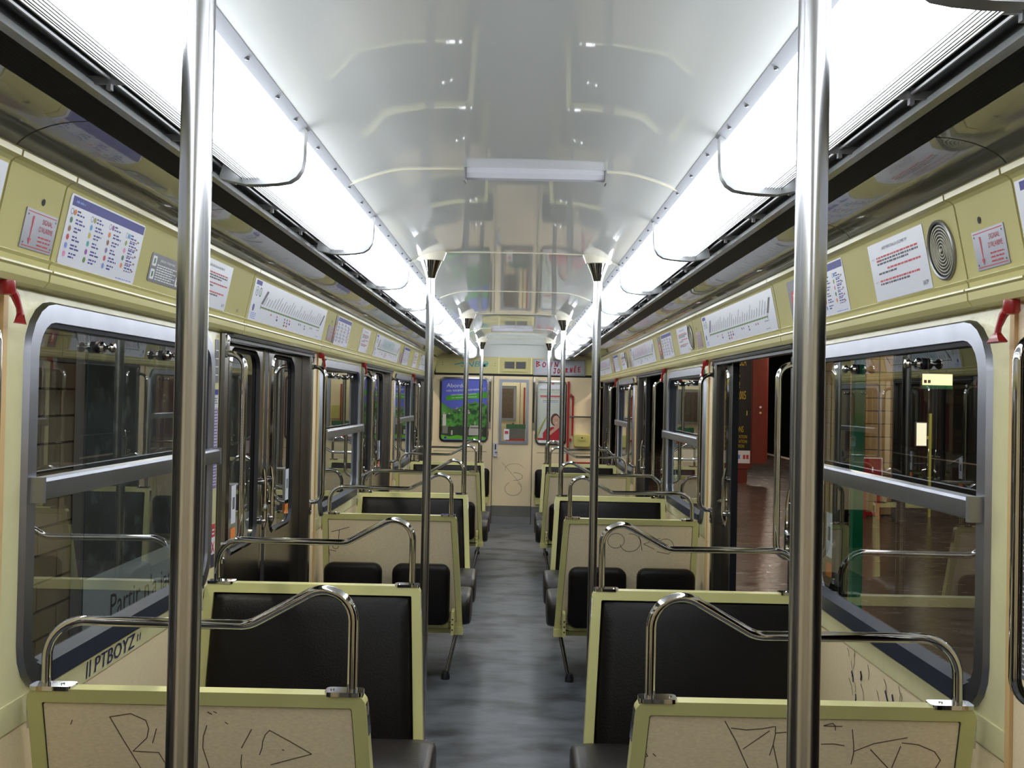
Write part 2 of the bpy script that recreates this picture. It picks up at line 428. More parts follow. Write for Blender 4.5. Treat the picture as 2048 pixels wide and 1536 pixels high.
BANDP = [(1.015, 2.150), (1.006, 2.142), (1.008, 2.130), (1.022, 2.126), (1.030, 2.120), (1.033, 2.112), (1.0665, 1.948), (1.060, 1.944), (1.067, 1.938), (1.069, 1.927), (1.058, 1.923), (1.058, 1.919), (1.065, 1.915), (1.067, 1.897), (1.078, 1.884), (1.130, 1.880), (1.130, 2.150)]
walls = {}
for s in (-1, 1):
    W = tag(empty('wall_left' if s < 0 else 'wall_right'), 'cream and beige %s wall of the metro car' % SIDE[s], 'wall', kind='structure'); walls[s] = W
    # plain stretch behind the camera
    b = MB(); b.m('laminate').box(s * WX, s * (WX + 0.025), Y0, 0.36, 0, 1.88); b.build('wall_panel', W)
    for k in BAYS:
        d = PER * k; e = 3.95 + d
        b = MB(); b.m('laminate').box(s * WX, s * (WX + 0.025), 2.14 + d, e, 0.0, 0.862); b.build('lower_panel', W)
        b = MB(); b.m('enamel').box(s * (WX - 0.004), s * (WX + 0.02), 2.285 + d, e, 0.868, 0.932); b.build('ledge_strip', W)
        b = MB(); b.m('enamel'); plate_with_hole(b, s * WX, s * (WX + 0.018), 2.285 + d, e, 0.932, 1.885, WIN0 + d + 0.02, WIN1 + d - 0.02, 0.945, 1.84, 0.11)
        b.build('window_surround', W)
        b = MB(); b.m('laminate').box(s * (WX - 0.002), s * (WX + 0.02), 2.14 + d, 2.262 + d, 0.866, 1.885); b.build('pillar_panel', W)
        b = MB(); b.m('edge_wood').box(s * (WX - 0.010), s * (WX + 0.01), 2.263 + d, 2.284 + d, 0.0, 1.885); b.build('pillar_edge', W)
    for k in (-1, 0, 1, 2):
        d = PER * k
        for y in (DN + d, DF + d - 0.07):
            b = MB(); b.m('poststeel')
            b.loft([[(s * 1.115, y, z), (s * 1.105, y + 0.012, z), (s * 1.105, y + 0.058, z), (s * 1.115, y + 0.07, z), (s * 1.16, y + 0.07, z), (s * 1.16, y, z)] for z in (0.0, 1.878)], cap0=True, cap1=True)
            b.build('door_post', W)
        if k >= -1:
            b = MB(); b.m('alu').loft([[(s * 1.09, y, 1.866), (s * 1.085, y, 1.874), (s * 1.09, y, 1.881), (s * 1.15, y, 1.881), (s * 1.15, y, 1.866)] for y in (DN + 0.07 + d, DF - 0.07 + d)], cap0=True, cap1=True)
            b.build('door_header', W)
            b = MB(); b.m('rubber').box(s * 1.10, s * 1.14, DN + 0.07 + d, DF - 0.07 + d, 1.852, 1.865); b.build('header_seal', W)
            b = MB(); b.m('kick').box(s * 1.10, s * 1.24, DN + d, DF + d, -0.04, 0.004); b.build('door_sill', W)
    # poster band panels
    cuts = [Y0, 0.53, 2.12, 2.40 if s > 0 else 2.385]
    for k in BAYS: cuts += [4.10 + PER * k, 5.72 + PER * k] + ([6.0 + PER * k] if k < 2 else [])
    cuts = [c for c in cuts if c < Y1 - 0.2] + [Y1 - 0.03]
    for a, c in zip(cuts[:-1], cuts[1:]):
        b = MB(); b.m('band'); b.extr([(s * x, z) for x, z in BANDP], a + 0.004, c - 0.004, closed=True, caps=True); b.build('band_panel', W, angle=14)
    b = MB(); b.m('black').box(s * 1.09, s * 1.14, Y0, Y1 - 0.04, 1.90, 2.13); b.build('band_backing', W)

# ---- end wall
EY = 13.55
endw = tag(empty('wall_far'), 'beige end wall with the connecting door in its middle', 'wall', kind='structure')
b = MB(); b.m('laminate').box(-WX, -0.285, EY, EY + 0.03, 0.0, 1.935); b.build('end_panel', endw)
b = MB(); b.m('laminate').box(0.235, WX, EY, EY + 0.03, 0.0, 1.935); b.build('end_panel', endw)
b = MB(); b.m('black').box(-WX, WX, EY + 0.004, EY + 0.03, 1.935, 1.965); b.build('frieze_joint', endw)
b = MB(); b.m('band').box(-1.05, -0.222, EY - 0.006, EY + 0.03, 1.965, 2.178); b.build('frieze_panel', endw)
b = MB(); b.m('band').box(-0.216, 0.205, EY - 0.006, EY + 0.03, 1.965, 2.178); b.build('frieze_panel', endw)
b = MB(); b.m('band').box(0.211, 1.05, EY - 0.006, EY + 0.03, 1.965, 2.178); b.build('frieze_panel', endw)
b = MB(); b.m('header'); b.loft([[(x, EY - 0.012, 2.186), (x, EY - 0.03, 2.25), (x, EY - 0.07, 2.345), (x, EY + 0.05, 2.42), (x, EY + 0.05, 2.186)] for x in (-0.60, 0.60)], cap0=True, cap1=True)
b.build('header_panel', endw)
b = MB(); sh = Sheet(b, (0.0, EY - 0.0285, 2.255), (1, 0, 0), (0, -0.39, 0.92)); sh.text('9 K 3102', -0.01, 0, 0.026, 'stone', width=0.14, align='c'); b.build('car_number', endw)
b = MB(); b.m('laminate').box(-WX, WX, EY + 0.002, EY + 0.05, 2.178, 2.44); b.build('end_upper', endw)
for x0, x1, z0, z1 in ((-0.215, -0.2, 0, 0), ):
    pass
b = MB(); b.m('black').box(-0.290, -0.2825, EY - 0.001, EY + 0.02, 0, 1.935); b.box(0.2325, 0.240, EY - 0.001, EY + 0.02, 0, 1.935); b.build('panel_joint', endw)
b = MB(); b.m('black').box(-1.06, -0.36, EY - 0.001, EY + 0.02, 0.936, 0.941); b.box(0.30, 1.06, EY - 0.001, EY + 0.02, 0.936, 0.941); b.build('panel_joint', endw)
b = MB(); b.m('alu_dull').box(-0.40, -0.29, EY - 0.004, EY + 0.01, 0.0, 0.23); b.build('kick_plate', endw)
b = MB(); b.m('alu_dull').box(0.24, 0.35, EY - 0.004, EY + 0.01, 0.0, 0.23); b.build('kick_plate', endw)
# vent in the frieze
b = MB(); b.m('band'); o_ = rr_rect(-0.175, 0.165, 1.995, 2.155, 6); i_ = rr(-0.15, 0.14, 2.03, 2.13, 0.008, 6)
b.loft([[(u, EY - 0.006, v) for u, v in o_], [(u, EY - 0.022, v) for u, v in o_], [(u, EY - 0.022, v) for u, v in i_], [(u, EY - 0.007, v) for u, v in i_]])
b.box(-0.012, 0.002, EY - 0.022, EY - 0.006, 2.03, 2.13); b.build('vent_frame', endw)
for x0, x1 in ((-0.14, -0.018), (0.008, 0.13)):
    b = MB(); b.m('vent_grey').box(x0, x1, EY - 0.010, EY - 0.007, 2.036, 2.124)
    b.m('black')
    for k in range(6): b.box(x0, x1, EY - 0.0125, EY - 0.0105, 2.040 + k * 0.0145, 2.043 + k * 0.0145)
    b.build('vent_grille', endw)
b = MB(); sh = Sheet(b, (0, EY - 0.0075, 0), (1, 0, 0), (0, 0, 1))
sh.text('SNBG', -0.72, 2.05, 0.075, 'teal', width=0.36, shear=0.2); sh.line([(-0.80, 2.075), (-0.70, 2.10), (-0.62, 2.065)], 0.014, 'teal'); sh.line([(-0.46, 2.085), (-0.36, 2.098)], 0.016, 'teal')
sh.disc(-0.41, 2.068, 0.018, 'black', 0.002)
for x, z in ((-0.96, 2.10), (-0.96, 2.07), (-0.27, 2.10), (-0.27, 2.07)): sh.disc(x, z, 0.006, 'stone', 0.002)
b.build('graffiti', endw)
# rear end wall behind the camera
tag(MB().m('laminate') and (lambda b: (b.m('laminate').box(-1.2, 1.2, Y0 - 0.04, Y0, 0, 2.45), b)[1])(MB()).build('wall_near'), 'plain beige wall closing the car behind the viewer', 'wall', kind='structure')

# ---- connecting door in the end wall
dr = tag(empty('door_17', (0, EY, 0)), 'narrow beige connecting door with a tall window in the end wall', 'door', kind='structure')
b = MB(); b.m('laminate')
o_ = rr_rect(-0.282, 0.232, 0.235, 1.93, 6); i_ = rr(-0.17, 0.145, 1.085, 1.855, 0.012, 6)
b.loft([[(u, 0.008, v) for u, v in o_], [(u, 0.008, v) for u, v in i_], [(u, 0.035, v) for u, v in i_], [(u, 0.035, v) for u, v in o_]], wrap=True); b.build('door_panel', dr)
b = MB(); b.m('kick').box(-0.282, 0.232, 0.004, 0.035, 0.10, 0.233); b.m('alu_dull').box(-0.282, 0.232, -0.01, 0.035, 0.0, 0.098); b.build('kick_plate', dr)
b = MB(); b.m('alu'); a_ = rr_rect(-0.205, 0.18, 1.045, 1.895, 6)
b.loft([[(u, 0.008, v) for u, v in a_], [(u, -0.006, v) for u, v in a_], [(u, -0.006, v) for u, v in i_], [(u, 0.02, v) for u, v in i_]]); b.build('window_frame', dr)
b = MB(); b.m('glass').add([(-0.17, 0.022, 1.085), (0.145, 0.022, 1.085), (0.145, 0.022, 1.855), (-0.17, 0.022, 1.855)], [(0, 1, 2, 3)]); b.build('pane', dr)
b = MB(); b.m('rail_light').box(-0.270, -0.218, -0.02, 0.008, 0.88, 1.06); b.m('black').box(-0.252, -0.235, -0.022, -0.02, 0.97, 1.04); b.m('chrome').tube([(-0.245, -0.03, 0.94), (-0.215, -0.03, 0.94)], 0.009, 8); b.build('latch', dr)
b = MB(); sh = Sheet(b, (0, 0.008, 0), (1, 0, 0), (0, 0, 1))
def arc(cx_, cz_, rx, rz, a0, a1, n=14): return [(cx_ + rx * math.cos(math.radians(a0 + (a1 - a0) * k / n)), cz_ + rz * math.sin(math.radians(a0 + (a1 - a0) * k / n))) for k in range(n + 1)]
sh.line(arc(0.01, 0.72, 0.12, 0.07, 200, 20), 0.003, 'scratch'); sh.line(arc(0.02, 0.62, 0.10, 0.05, 100, -100), 0.004, 'scratch'); sh.line(arc(0.0, 0.46, 0.11, 0.09, 120, 420), 0.004, 'scratch')
sh.line([(-0.15, 0.80), (0.10, 0.52), (0.11, 0.49)], 0.003, 'scratch'); tag(b.build('scratch_marks', dr, smooth=False), kind='stuff')

# next car seen through the connecting door window
nx = tag(empty('door_18', (0, 14.35, 0)), 'end door of the next car seen through the connecting door window', 'door', kind='structure')
b = MB(); b.m('laminate').box(-0.7, 0.7, 0.0, 0.03, 0.0, 2.3); b.build('door_panel', nx)
b = MB(); b.m('black').box(0.068, 0.074, -0.004, 0.0, 0.0, 1.9); b.build('panel_joint', nx)
b = MB(); b.m('alu').box(-0.26, 0.02, -0.012, -0.001, 1.33, 1.82); b.m('curtain_print').box(-0.25, -0.02, -0.016, -0.012, 1.37, 1.78); b.build('window_frame', nx)
b = MB(); b.m('ladder').tube([(0.13, -0.04, 0.9), (0.13, -0.04, 1.8)], 0.012, 8); b.build('ladder_rail', nx)
b = MB(); b.m('box_yellow').box(0.14, 0.26, -0.06, -0.001, 1.32, 1.5); b.build('box', nx)
b = MB(); b.m('black').lathe([(0.02, 0), (0.02, -0.03)], 'y', (-0.02, -0.001, 1.28), 10); b.build('lock', nx)
# ticket box things on the window ledge
sb = tag(empty('switch_box', (0.02, EY + 0.25, 1.08)), 'grey box with a red strip behind the connecting door window', 'box')
b = MB(); b.m('sheet_grey').box(-0.13, 0.12, -0.05, 0.05, 0.03, 0.16); b.build('body', sb)
b = MB(); b.m('redbar').box(-0.13, 0.12, -0.055, -0.05, 0.0, 0.03); b.box(-0.13, 0.12, -0.05, 0.05, 0.0, 0.03); b.build('base_strip', sb)
b = MB(); b.m('dgreen').box(-0.13, 0.14, -0.03, 0.05, 0.16, 0.22); b.build('lid', sb)
st = MB(); sh = Sheet(st, (-0.137, EY + 0.0195, 1.10), (1, 0, 0), (0, 0, 1)); sh.slab([(0, 0), (0.07, 0), (0.07, 0.14), (0, 0.14)], 'white', 0.001); sh.rect(0.012, 0.075, 0.046, 0.04, 'redink', 0.0012)
tag(st.build('sticker'), 'small white and red sticker on the connecting door window', 'sticker')

# ================================================================== WINDOWS
def make_window(s):
    root = empty('window_1')
    xi, xo = s * (WX - 0.014), s * (WX + 0.014)
    y0, y1, z0, z1 = -0.74, 0.74, 0.925, 1.862
    b = MB(); b.m('alu')
    L1 = rr(y0, y1, z0, z1, 0.13); L2 = rr(y0 + 0.006, y1 - 0.006, z0 + 0.006, z1 - 0.006, 0.125); L3 = rr(y0 + 0.050, y1 - 0.050, z0 + 0.050, z1 - 0.050, 0.085); L4 = rr(y0 + 0.056, y1 - 0.056, z0 + 0.056, z1 - 0.056, 0.08)
    b.loft([[(s * WX, u, v) for u, v in L1], [(xi, u, v) for u, v in L2], [(xi, u, v) for u, v in L3], [(s * (WX + 0.028), u, v) for u, v in L4]]); b.build('frame', root)
    b = MB(); b.m('gasket')
    G1 = rr(y0 + 0.050, y1 - 0.050, z0 + 0.050, z1 - 0.050, 0.085); G2 = rr(y0 + 0.062, y1 - 0.062, z0 + 0.066, z1 - 0.062, 0.075)
    b.loft([[(s * (WX - 0.004), u, v) for u, v in G1], [(s * (WX - 0.002), u, v) for u, v in G2], [(s * (WX + 0.02), u, v) for u, v in G2]]); b.build('gasket', root)
    b = MB(); b.m('gasket'); b.loft([[(s * (WX - 0.018), y, 0.935), (s * (WX - 0.020), y, 0.985), (s * (WX + 0.012), y, 1.0), (s * (WX + 0.012), y, 0.935)] for y in (y0 + 0.10, y1 - 0.10)], cap0=True, cap1=True); b.build('sill_seal', root)
    b = MB(); b.m('alu'); b.loft([[(s * (WX - 0.012), y, 1.385), (s * (WX - 0.042), y, 1.389), (s * (WX - 0.045), y, 1.395), (s * (WX - 0.045), y, 1.432), (s * (WX - 0.040), y, 1.439), (s * (WX - 0.012), y, 1.441)] for y in (y0 + 0.02, y1 - 0.02)], cap0=True, cap1=True)
    bar = b.build('sash_bar', root)
    b = MB(); b.m('alu_dull')
    for y in (y0 + 0.016, y1 - 0.030): b.box(s * (WX - 0.047), s * (WX - 0.012), y, y + 0.014, 1.383, 1.443)
    b.build('end_block', bar)
    def pane(z_0, z_1, x):
        b = MB(); b.m('glass'); l = rr(y0 + 0.045, y1 - 0.045, z_0, z_1, 0.06)
        b.add([(s * x, u, v) for u, v in l], [tuple(range(len(l)))]); b.build('pane', root, smooth=False)
    pane(0.972, 1.41, WX + 0.012); pane(1.40, 1.815, WX + 0.022)
    for y in (-0.27, 0.27):
        b = MB(); b.m('chrome').lathe([(0.004, -0.036), (0.012, -0.034), (0.015, -0.028), (0.012, -0.021), (0.006, -0.017), (0.006, -0.010), (0.014, -0.006), (0.017, 0.002), (0.015, 0.009)] if s > 0 else [(0.004, 0.036), (0.012, 0.034), (0.015, 0.028), (0.012, 0.021), (0.006, 0.017), (0.006, 0.010), (0.014, 0.006), (0.017, -0.002), (0.015, -0.009)], 'x', (s * (WX + 0.006), y, 1.767), 18)
        b.m('rubber').lathe([(0.0165, s * 0.009), (0.0165, s * 0.016)], 'x', (s * (WX + 0.006), y, 1.767), 18)
        b.build('knob', root)
    return root
wn = 0
WPOS = ['nearest window', 'middle window', 'window closest to the end wall']
for s in (-1, 1):
    proto = make_window(s)
    for k in BAYS:
        o = proto if k == 0 else copy_tree(proto)
        wn += 1; o.name = 'window_%d' % wn; o.location = (0, 3.12 + PER * k, 0)
        tag(o, 'aluminium framed sliding %s in the %s wall' % (WPOS[k], SIDE[s]), 'window', kind='structure')

# ================================================================== DOORS
def make_leaf(s, dy, Wd):          # meeting edge at y=0, leaf runs towards dy
    root = empty('door_1'); x0, x1 = s * 1.158, s * 1.188
    we = min(0.60, Wd - 0.06)
    def Y(a): return a * dy
    b = MB(); b.m('doorsteel'); o_ = rr_rect(0.028, Wd, 0.01, 1.90, 6); i_ = rr(0.13, we, 0.985, 1.825, 0.07, 6)
    b.loft([[(x1, Y(u), v) for u, v in i_], [(x0, Y(u), v) for u, v in i_], [(x0, Y(u), v) for u, v in o_], [(x1, Y(u), v) for u, v in o_]], wrap=True); b.build('leaf_panel', root)
    b = MB(); b.m('chrome'); a1 = rr(0.115, we + 0.015, 0.97, 1.84, 0.082, 6); a2 = rr(0.13, we, 0.985, 1.825, 0.07, 6); a3 = rr(0.137, we - 0.007, 0.992, 1.818, 0.064, 6)
    b.loft([[(x0, Y(u), v) for u, v in a1], [(x0 - s * 0.007, Y(u), v) for u, v in a2]]); b.m('rubber').loft([[(x0 - s * 0.007, Y(u), v) for u, v in a2], [(x0 + s * 0.01, Y(u), v) for u, v in a3]]); b.build('window_trim', root)
    b = MB(); b.m('glass').add([(x0 + s * 0.012, Y(u), v) for u, v in a2], [tuple(range(len(a2)))]); b.build('pane', root, smooth=False)
    b = MB(); b.m('rubber').box(x0 - s * 0.004, x1, Y(0.0), Y(0.03), 0.01, 1.90); b.build('rubber_edge', root)
    b = MB(); b.m('chrome').box(x0 - s * 0.004, x0, Y(0.032), Y(0.046), 0.01, 1.90); b.build('edge_strip', root)
    b = MB(); b.m('chrome')
    yy = Y(0.072)
    b.tube([(x0 - s * 0.022, yy, 1.02), (x0 - s * 0.028, yy, 1.06), (x0 - s * 0.028, yy, 1.24), (x0 - s * 0.02, yy, 1.30)], [0.009, 0.013, 0.010, 0.007], 10)
    b.lathe([(0.016, 0), (0.016, -s * 0.026), (0.012, -s * 0.034)], 'x', (x0, yy, 1.06), 12); b.lathe([(0.014, 0), (0.014, -s * 0.026)], 'x', (x0, yy, 1.24), 12)
    b.tube([(x0 - s * 0.03, yy, 1.13), (x0 - s * 0.04, Y(0.14), 1.118)], [0.011, 0.008], 8); b.build('latch_handle', root)
    b = MB(); sh = Sheet(b, (x0 + s * 0.008, (0.49 if dy * s < 0 else 0.52) * dy, 0.998), (0, -s, 0), (0, 0, 1)); sh.rect(0, 0.10, 0.07, 0.16, 'paper', 0.003); sh.rect(0, 0.03, 0.07, 0.05, 'orange', 0.003); sh.rect(0.02, 0.16, 0.03, 0.05, 'sheet_grey', 0.004); b.build('sticker', root)
    return root
dn = 0
DPOS = {-1: 'doorway beside the viewer', 0: 'nearest doorway', 1: 'second doorway', 2: 'last doorway'}
for s in (-1, 1):
    for dy in (-1, 1):
        proto = make_leaf(s, dy, 0.80 if s < 0 else 0.66)
        for k in [-1] + BAYS:
            o = proto if k == -1 else copy_tree(proto)
            dn += 1; o.name = 'door_%d' % dn
            yc = 4.84 + PER * k + dy * 0.001
            if s > 0: yc += dy * 0.57
            o.location = (0, yc, 0)
            if s < 0: tag(o, 'closed steel door leaf, %s half of the %s on the closed-door wall' % ('nearer' if dy < 0 else 'farther', DPOS[k]), 'door', kind='structure')
            else: tag(o, 'slid-open steel door leaf, %s half of the %s on the platform wall' % ('nearer' if dy < 0 else 'farther', DPOS[k]), 'door', kind='structure')

# ================================================================== LIGHTS OF THE CAR
def make_lamp(s):
    root = empty('ceiling_light')
    L = 1.2
    def pr(o):   # lens profile offset outward by o
        return [(0.515 - o, 2.288), (0.517 - o, 2.222 - o * 0.4), (0.521 - o, 2.202 - o * 0.7), (0.530 - o * 0.8, 2.186 - o * 0.9), (0.543 - o * 0.5, 2.176 - o), (0.562, 2.171 - o), (0.60, 2.168 - o), (0.638, 2.167 - o), (0.652 + o, 2.172 - o), (0.655 + o, 2.20), (0.655 + o, 2.288)]
    b = MB(); b.m('lens')
    base = pr(0.0); fl = []
    for i in range(len(base) - 1):      # fluted lens: fine ribs along the tube
        (xa, za), (xb, zb) = base[i], base[i + 1]; n = max(1, int(math.hypot(xb - xa, zb - za) / 0.008))
        nx_, nz_ = -(zb - za), (xb - xa); l_ = math.hypot(nx_, nz_) or 1; nx_ /= l_; nz_ /= l_
        for k in range(n):
            t = k / n; w_ = 0.0012 if k % 2 else 0.0
            fl.append((xa + (xb - xa) * t - nx_ * w_, za + (zb - za) * t - nz_ * w_))
    fl.append(base[-1])
    b.extr([(s * x, z) for x, z in fl], 0.001, L - 0.034, closed=True, caps=True); b.build('lens', root)
    b = MB(); b.m('rim')  # moulded ribs; their grey stands in for dimming at the lens edge
    for q in range(7): b.box(s * (0.607 + 0.0068 * q - 0.0009 - 0.0001 * q), s * (0.607 + 0.0068 * q + 0.0009 + 0.0001 * q), 0.001, L - 0.034, 2.163 if q < 5 else 2.1645, 2.169)
    b.build('lens_rib', root)
    b = MB(); b.m('rim').box(s * 0.6555, s * 0.664, 0.0, L, 2.184, 2.289); b.build('side_wall', root)  # opaque strip added to keep lens light off the vent rail
    b = MB(); b.m('rim'); P0, P1 = pr(0.0), pr(0.017)
    P1 = P1[:-3] + [(0.70, 2.163), (0.70, 2.175), (0.664, 2.288)]
    b.loft([[(s * x, y, z) for x, z in P1] for y in (L - 0.034, L - 0.001)], cap0=True, cap1=True); b.build('end_rim', root)
    b = MB(); b.m('flange'); b.loft([[(s * 0.494, y, 2.300), (s * 0.492, y, 2.294), (s * 0.514, y, 2.280), (s * 0.519, y, 2.284), (s * 0.519, y, 2.30)] for y in (0.003, L - 0.003)], cap0=True, cap1=True); fl_ = b.build('flange', root)
    first = None
    for y in (0.15, 0.40, 0.65, 0.90, 1.08):
        if first is None:
            b = MB(); b.m('screw').lathe([(0.0055, 0.0), (0.0055, -0.004), (0.003, -0.006)], 'z', (0, 0, 0), 8); first = b.build('screw', fl_, (s * 0.503, y, 2.288))
        else:
            o = first.copy(); COL.objects.link(o); o.location = (s * 0.503, y, 2.288)
    b = MB(); b.m('rim').box(s * 0.50, s * 0.665, 0.0, L, 2.289, 2.33); b.build('housing', root)
    return root
for s in (-1, 1):
    proto = make_lamp(s)
    ys = [1.3 + 1.2 * k for k in range(-2, 10)]
    for i, y in enumerate(ys):
        o = proto if i == 0 else copy_tree(proto)
        o.location = (0, y, 0)
        n_from_end = len(ys) - 1 - i
        pos = 'closest to the end wall' if n_from_end == 0 else '%s from the end wall' % ORD[n_from_end]
        tag(o, 'glowing ribbed ceiling light, %s in the row on the %s side' % (pos, SIDE[s]), 'ceiling light', 'ribbed ceiling lights along the %s side' % SIDE[s])

# ceiling centre rails (advert holders)
for i, (y, x0, x1) in enumerate(((3.135, -0.150, 0.282), (10.335, -0.245, 0.180))):
    root = tag(empty('ceiling_rail', (0, y, 2.347)), ['short grey rail across the ceiling ahead of the first pair of poles', 'short grey rail across the ceiling close to the end wall'][i], 'ceiling rail', 'short rails across the ceiling')
    b = MB(); b.m('rail_light'); b.loft([[(x, -0.016, 0.0), (x, -0.018, -0.016), (x, -0.010, -0.030), (x, 0.004, -0.034), (x, 0.016, -0.026), (x, 0.018, 0.0)] for x in (x0 + 0.006, x1 - 0.006)], cap0=True, cap1=True); b.build('channel', root)
    for x in (x0, x1 - 0.005):
        b = MB(); b.m('alu_dull').box(x, x + 0.005, -0.024, 0.022, -0.042, 0.001); b.build('end_plate', root)

# ================================================================== POLES
def make_pole(s):
    root = empty('grab_pole')
    b = MB(); b.m('steel').lathe([(0.0205, 0.0), (0.0205, 2.23)], 'z', n=28); b.build('tube', root)
    b = MB(); b.m('chrome').lathe([(0.021, 2.215), (0.030, 2.245), (0.042, 2.275), (0.052, 2.298), (0.050, 2.302)], 'z', n=28); b.build('collar', root)
    b = MB(); b.m('capwhite')
    loops = []
    for t in range(5):
        r = 0.056 + 0.016 * t / 4; loops.append([])
        for k in range(24):
            a = 2 * math.pi * k / 24; x = r * math.cos(a) * 1.05
            top = 2.343 if x * s < -0.06 else 2.346 - max(0, (x * s + 0.06)) * 0.28
            loops[-1].append((x, r * math.sin(a), 2.300 + (top - 2.300) * t / 4))
    b.loft(loops, cap0=True, cap1=True); b.build('ceiling_cap', root)
    b = MB(); b.m('alu_dull').lathe([(0.036, 0.0), (0.036, 0.006), (0.022, 0.012)], 'z', n=20); b.build('floor_flange', root)
    return root
PP = ['nearest steel pole, running the full height of view', 'second steel pole behind the nearest facing benches', 'third steel pole behind the middle facing benches', 'last steel pole close to the end wall']
for s in (-1, 1):
    proto = make_pole(s)
    for k in range(4):
        o = proto if k == 0 else copy_tree(proto)
        o.location = (s * 0.40, 1.335 + 3.6 * k, 0)
        tag(o, PP[k] + ', %s side of the aisle' % SIDE[s], 'pole', 'vertical grab poles beside the aisle')

# ================================================================== BENCHES
XW, XA, XB = -1.09, -0.311, -0.272            # wall edge, aisle edge at the top, aisle edge at the bottom
ZT, ZB, LEAN = 0.962, 0.285, 0.155
def make_bench(m):                            # m=+1 : stands at x<0, faces +y;  m=-1 mirrored in x
    root = empty('bench'); OX = 0.69
    def X(x): return m * (x + OX)
    def Yl(z, off=0.0): return (ZT - z) / (ZT - ZB) * LEAN + off
    def xa(z): return XA + (ZT - z) / (ZT - ZB) * (XB - XA)
    def quad(i, r):                            # outline inset by i
        zt, zb = ZT - i, ZB + (i if i else 0)
        pts = []
        def cn(cx_, cz_, a0):
            for k in range(5):
                a = math.radians(a0 + 90 * k / 4); pts.append((cx_ + r * math.cos(a), cz_ + r * math.sin(a)))
        cn(xa(zt - r) - i - r, zt - r, 0); cn(XW + i + r, zt - r, 90)
        pts.append((XW + i, zb)); pts.append((xa(zb) - i, zb)); return pts
    o_, i_ = quad(0, 0.028), quad(0.033, 0.006)
    TH = 0.042
    b = MB(); b.m('olive')
    b.loft([[(X(x), Yl(z), z) for x, z in i_], [(X(x), Yl(z, -0.001), z) for x, z in o_], [(X(x), Yl(z, TH), z) for x, z in o_], [(X(x), Yl(z, TH), z) for x, z in i_]], wrap=True); fr = b.build('frame', root)
    p_ = quad(0.033, 0.006)
    b = MB(); b.m('weave'); b.loft([[(X(x), Yl(z, 0.006), z) for x, z in p_], [(X(x), Yl(z, 0.018), z) for x, z in p_]], cap0=True, cap1=True); b.build('back_panel', root)
    b = MB(); b.m('rubber')                    # thin dark joint round the panel
    q_ = quad(0.0355, 0.006); b.loft([[(X(x), Yl(z, 0.0055), z) for x, z in p_], [(X(x), Yl(z, 0.0055), z) for x, z in q_]]); b.build('panel_joint', root)
    b = MB(); b.m('leather')                   # padded backrest
    zs = [0.40, 0.52, 0.64, 0.76, 0.86, 0.905, 0.922, 0.927]; bul = [0.055, 0.07, 0.074, 0.072, 0.066, 0.058, 0.046, 0.02]
    loops = []
    for z, bu in zip(zs, bul):
        x0, x1 = XW + 0.035, xa(z) - 0.036
        loops.append([(X(x0), Yl(z, 0.019), z), (X(x0), Yl(z, 0.03), z), (X(x0 + 0.012), Yl(z, bu - 0.01), z), (X(x0 + 0.05), Yl(z, bu), z), (X((x0 + x1) / 2), Yl(z, bu + 0.004), z), (X(x1 - 0.05), Yl(z, bu), z), (X(x1 - 0.012), Yl(z, bu - 0.01), z), (X(x1), Yl(z, 0.03), z), (X(x1), Yl(z, 0.019), z)])
    b.loft(loops, cap0=True, cap1=True); b.build('backrest', root, angle=60)
    # seat cushion
    b = MB(); b.m('leather_worn')
    prof = [(0.20, 0.30), (0.17, 0.36), (0.16, 0.43), (0.19, 0.462), (0.26, 0.472), (0.40, 0.470), (0.52, 0.462), (0.57, 0.44), (0.59, 0.40), (0.585, 0.34), (0.55, 0.29), (0.45, 0.27), (0.30, 0.27)]
    loops = []
    for x, k in ((XW + 0.005, 0.9), (XW + 0.02, 0.97), (XW + 0.06, 1.0), (-0.30, 1.0), (-0.255, 0.985), (-0.238, 0.94), (-0.230, 0.84)):
        cy, cz = 0.37, 0.37; loops.append([(X(x), cy + (py - cy) * k, cz + (pz - cz) * k) for py, pz in prof])
    b.loft(loops, cap0=True, cap1=True); b.build('seat', root, angle=60)
    b = MB(); b.m('olive').box(X(XW + 0.01), X(XB - 0.03), 0.18, 0.50, 0.245, 0.272); b.build('seat_pan', root)
    # slanted strut leg
    b = MB(); b.m('poststeel').tube([(X(-0.308), 0.165, 0.255), (X(-0.362), 0.085, 0.0)], 0.0125, 10); lg = b.build('leg', root)
    b = MB(); b.m('rubber').lathe([(0.026, 0.0), (0.026, 0.02), (0.018, 0.045)], 'z', (X(-0.362), 0.085, 0.0), 12); b.build('foot', lg)
    b = MB(); b.m('olive').box(X(-0.335), X(-0.268), 0.140, 0.205, 0.245, 0.29); b.build('leg_bracket', root)
    # chrome grab handle with two clasps
    path = fillet([(X(-1.052), 0.022, ZT + 0.002), (X(-1.052), 0.022, 1.116), (X(-0.585), 0.022, 1.112), (X(-0.344), 0.022, 1.246), (X(-0.344), 0.022, ZT + 0.002)], [0.085, 0.08, 0.07], 10)
    b = MB(); b.m('chrome').tube(path, 0.0118, 14); hr = b.build('grab_handle', root)
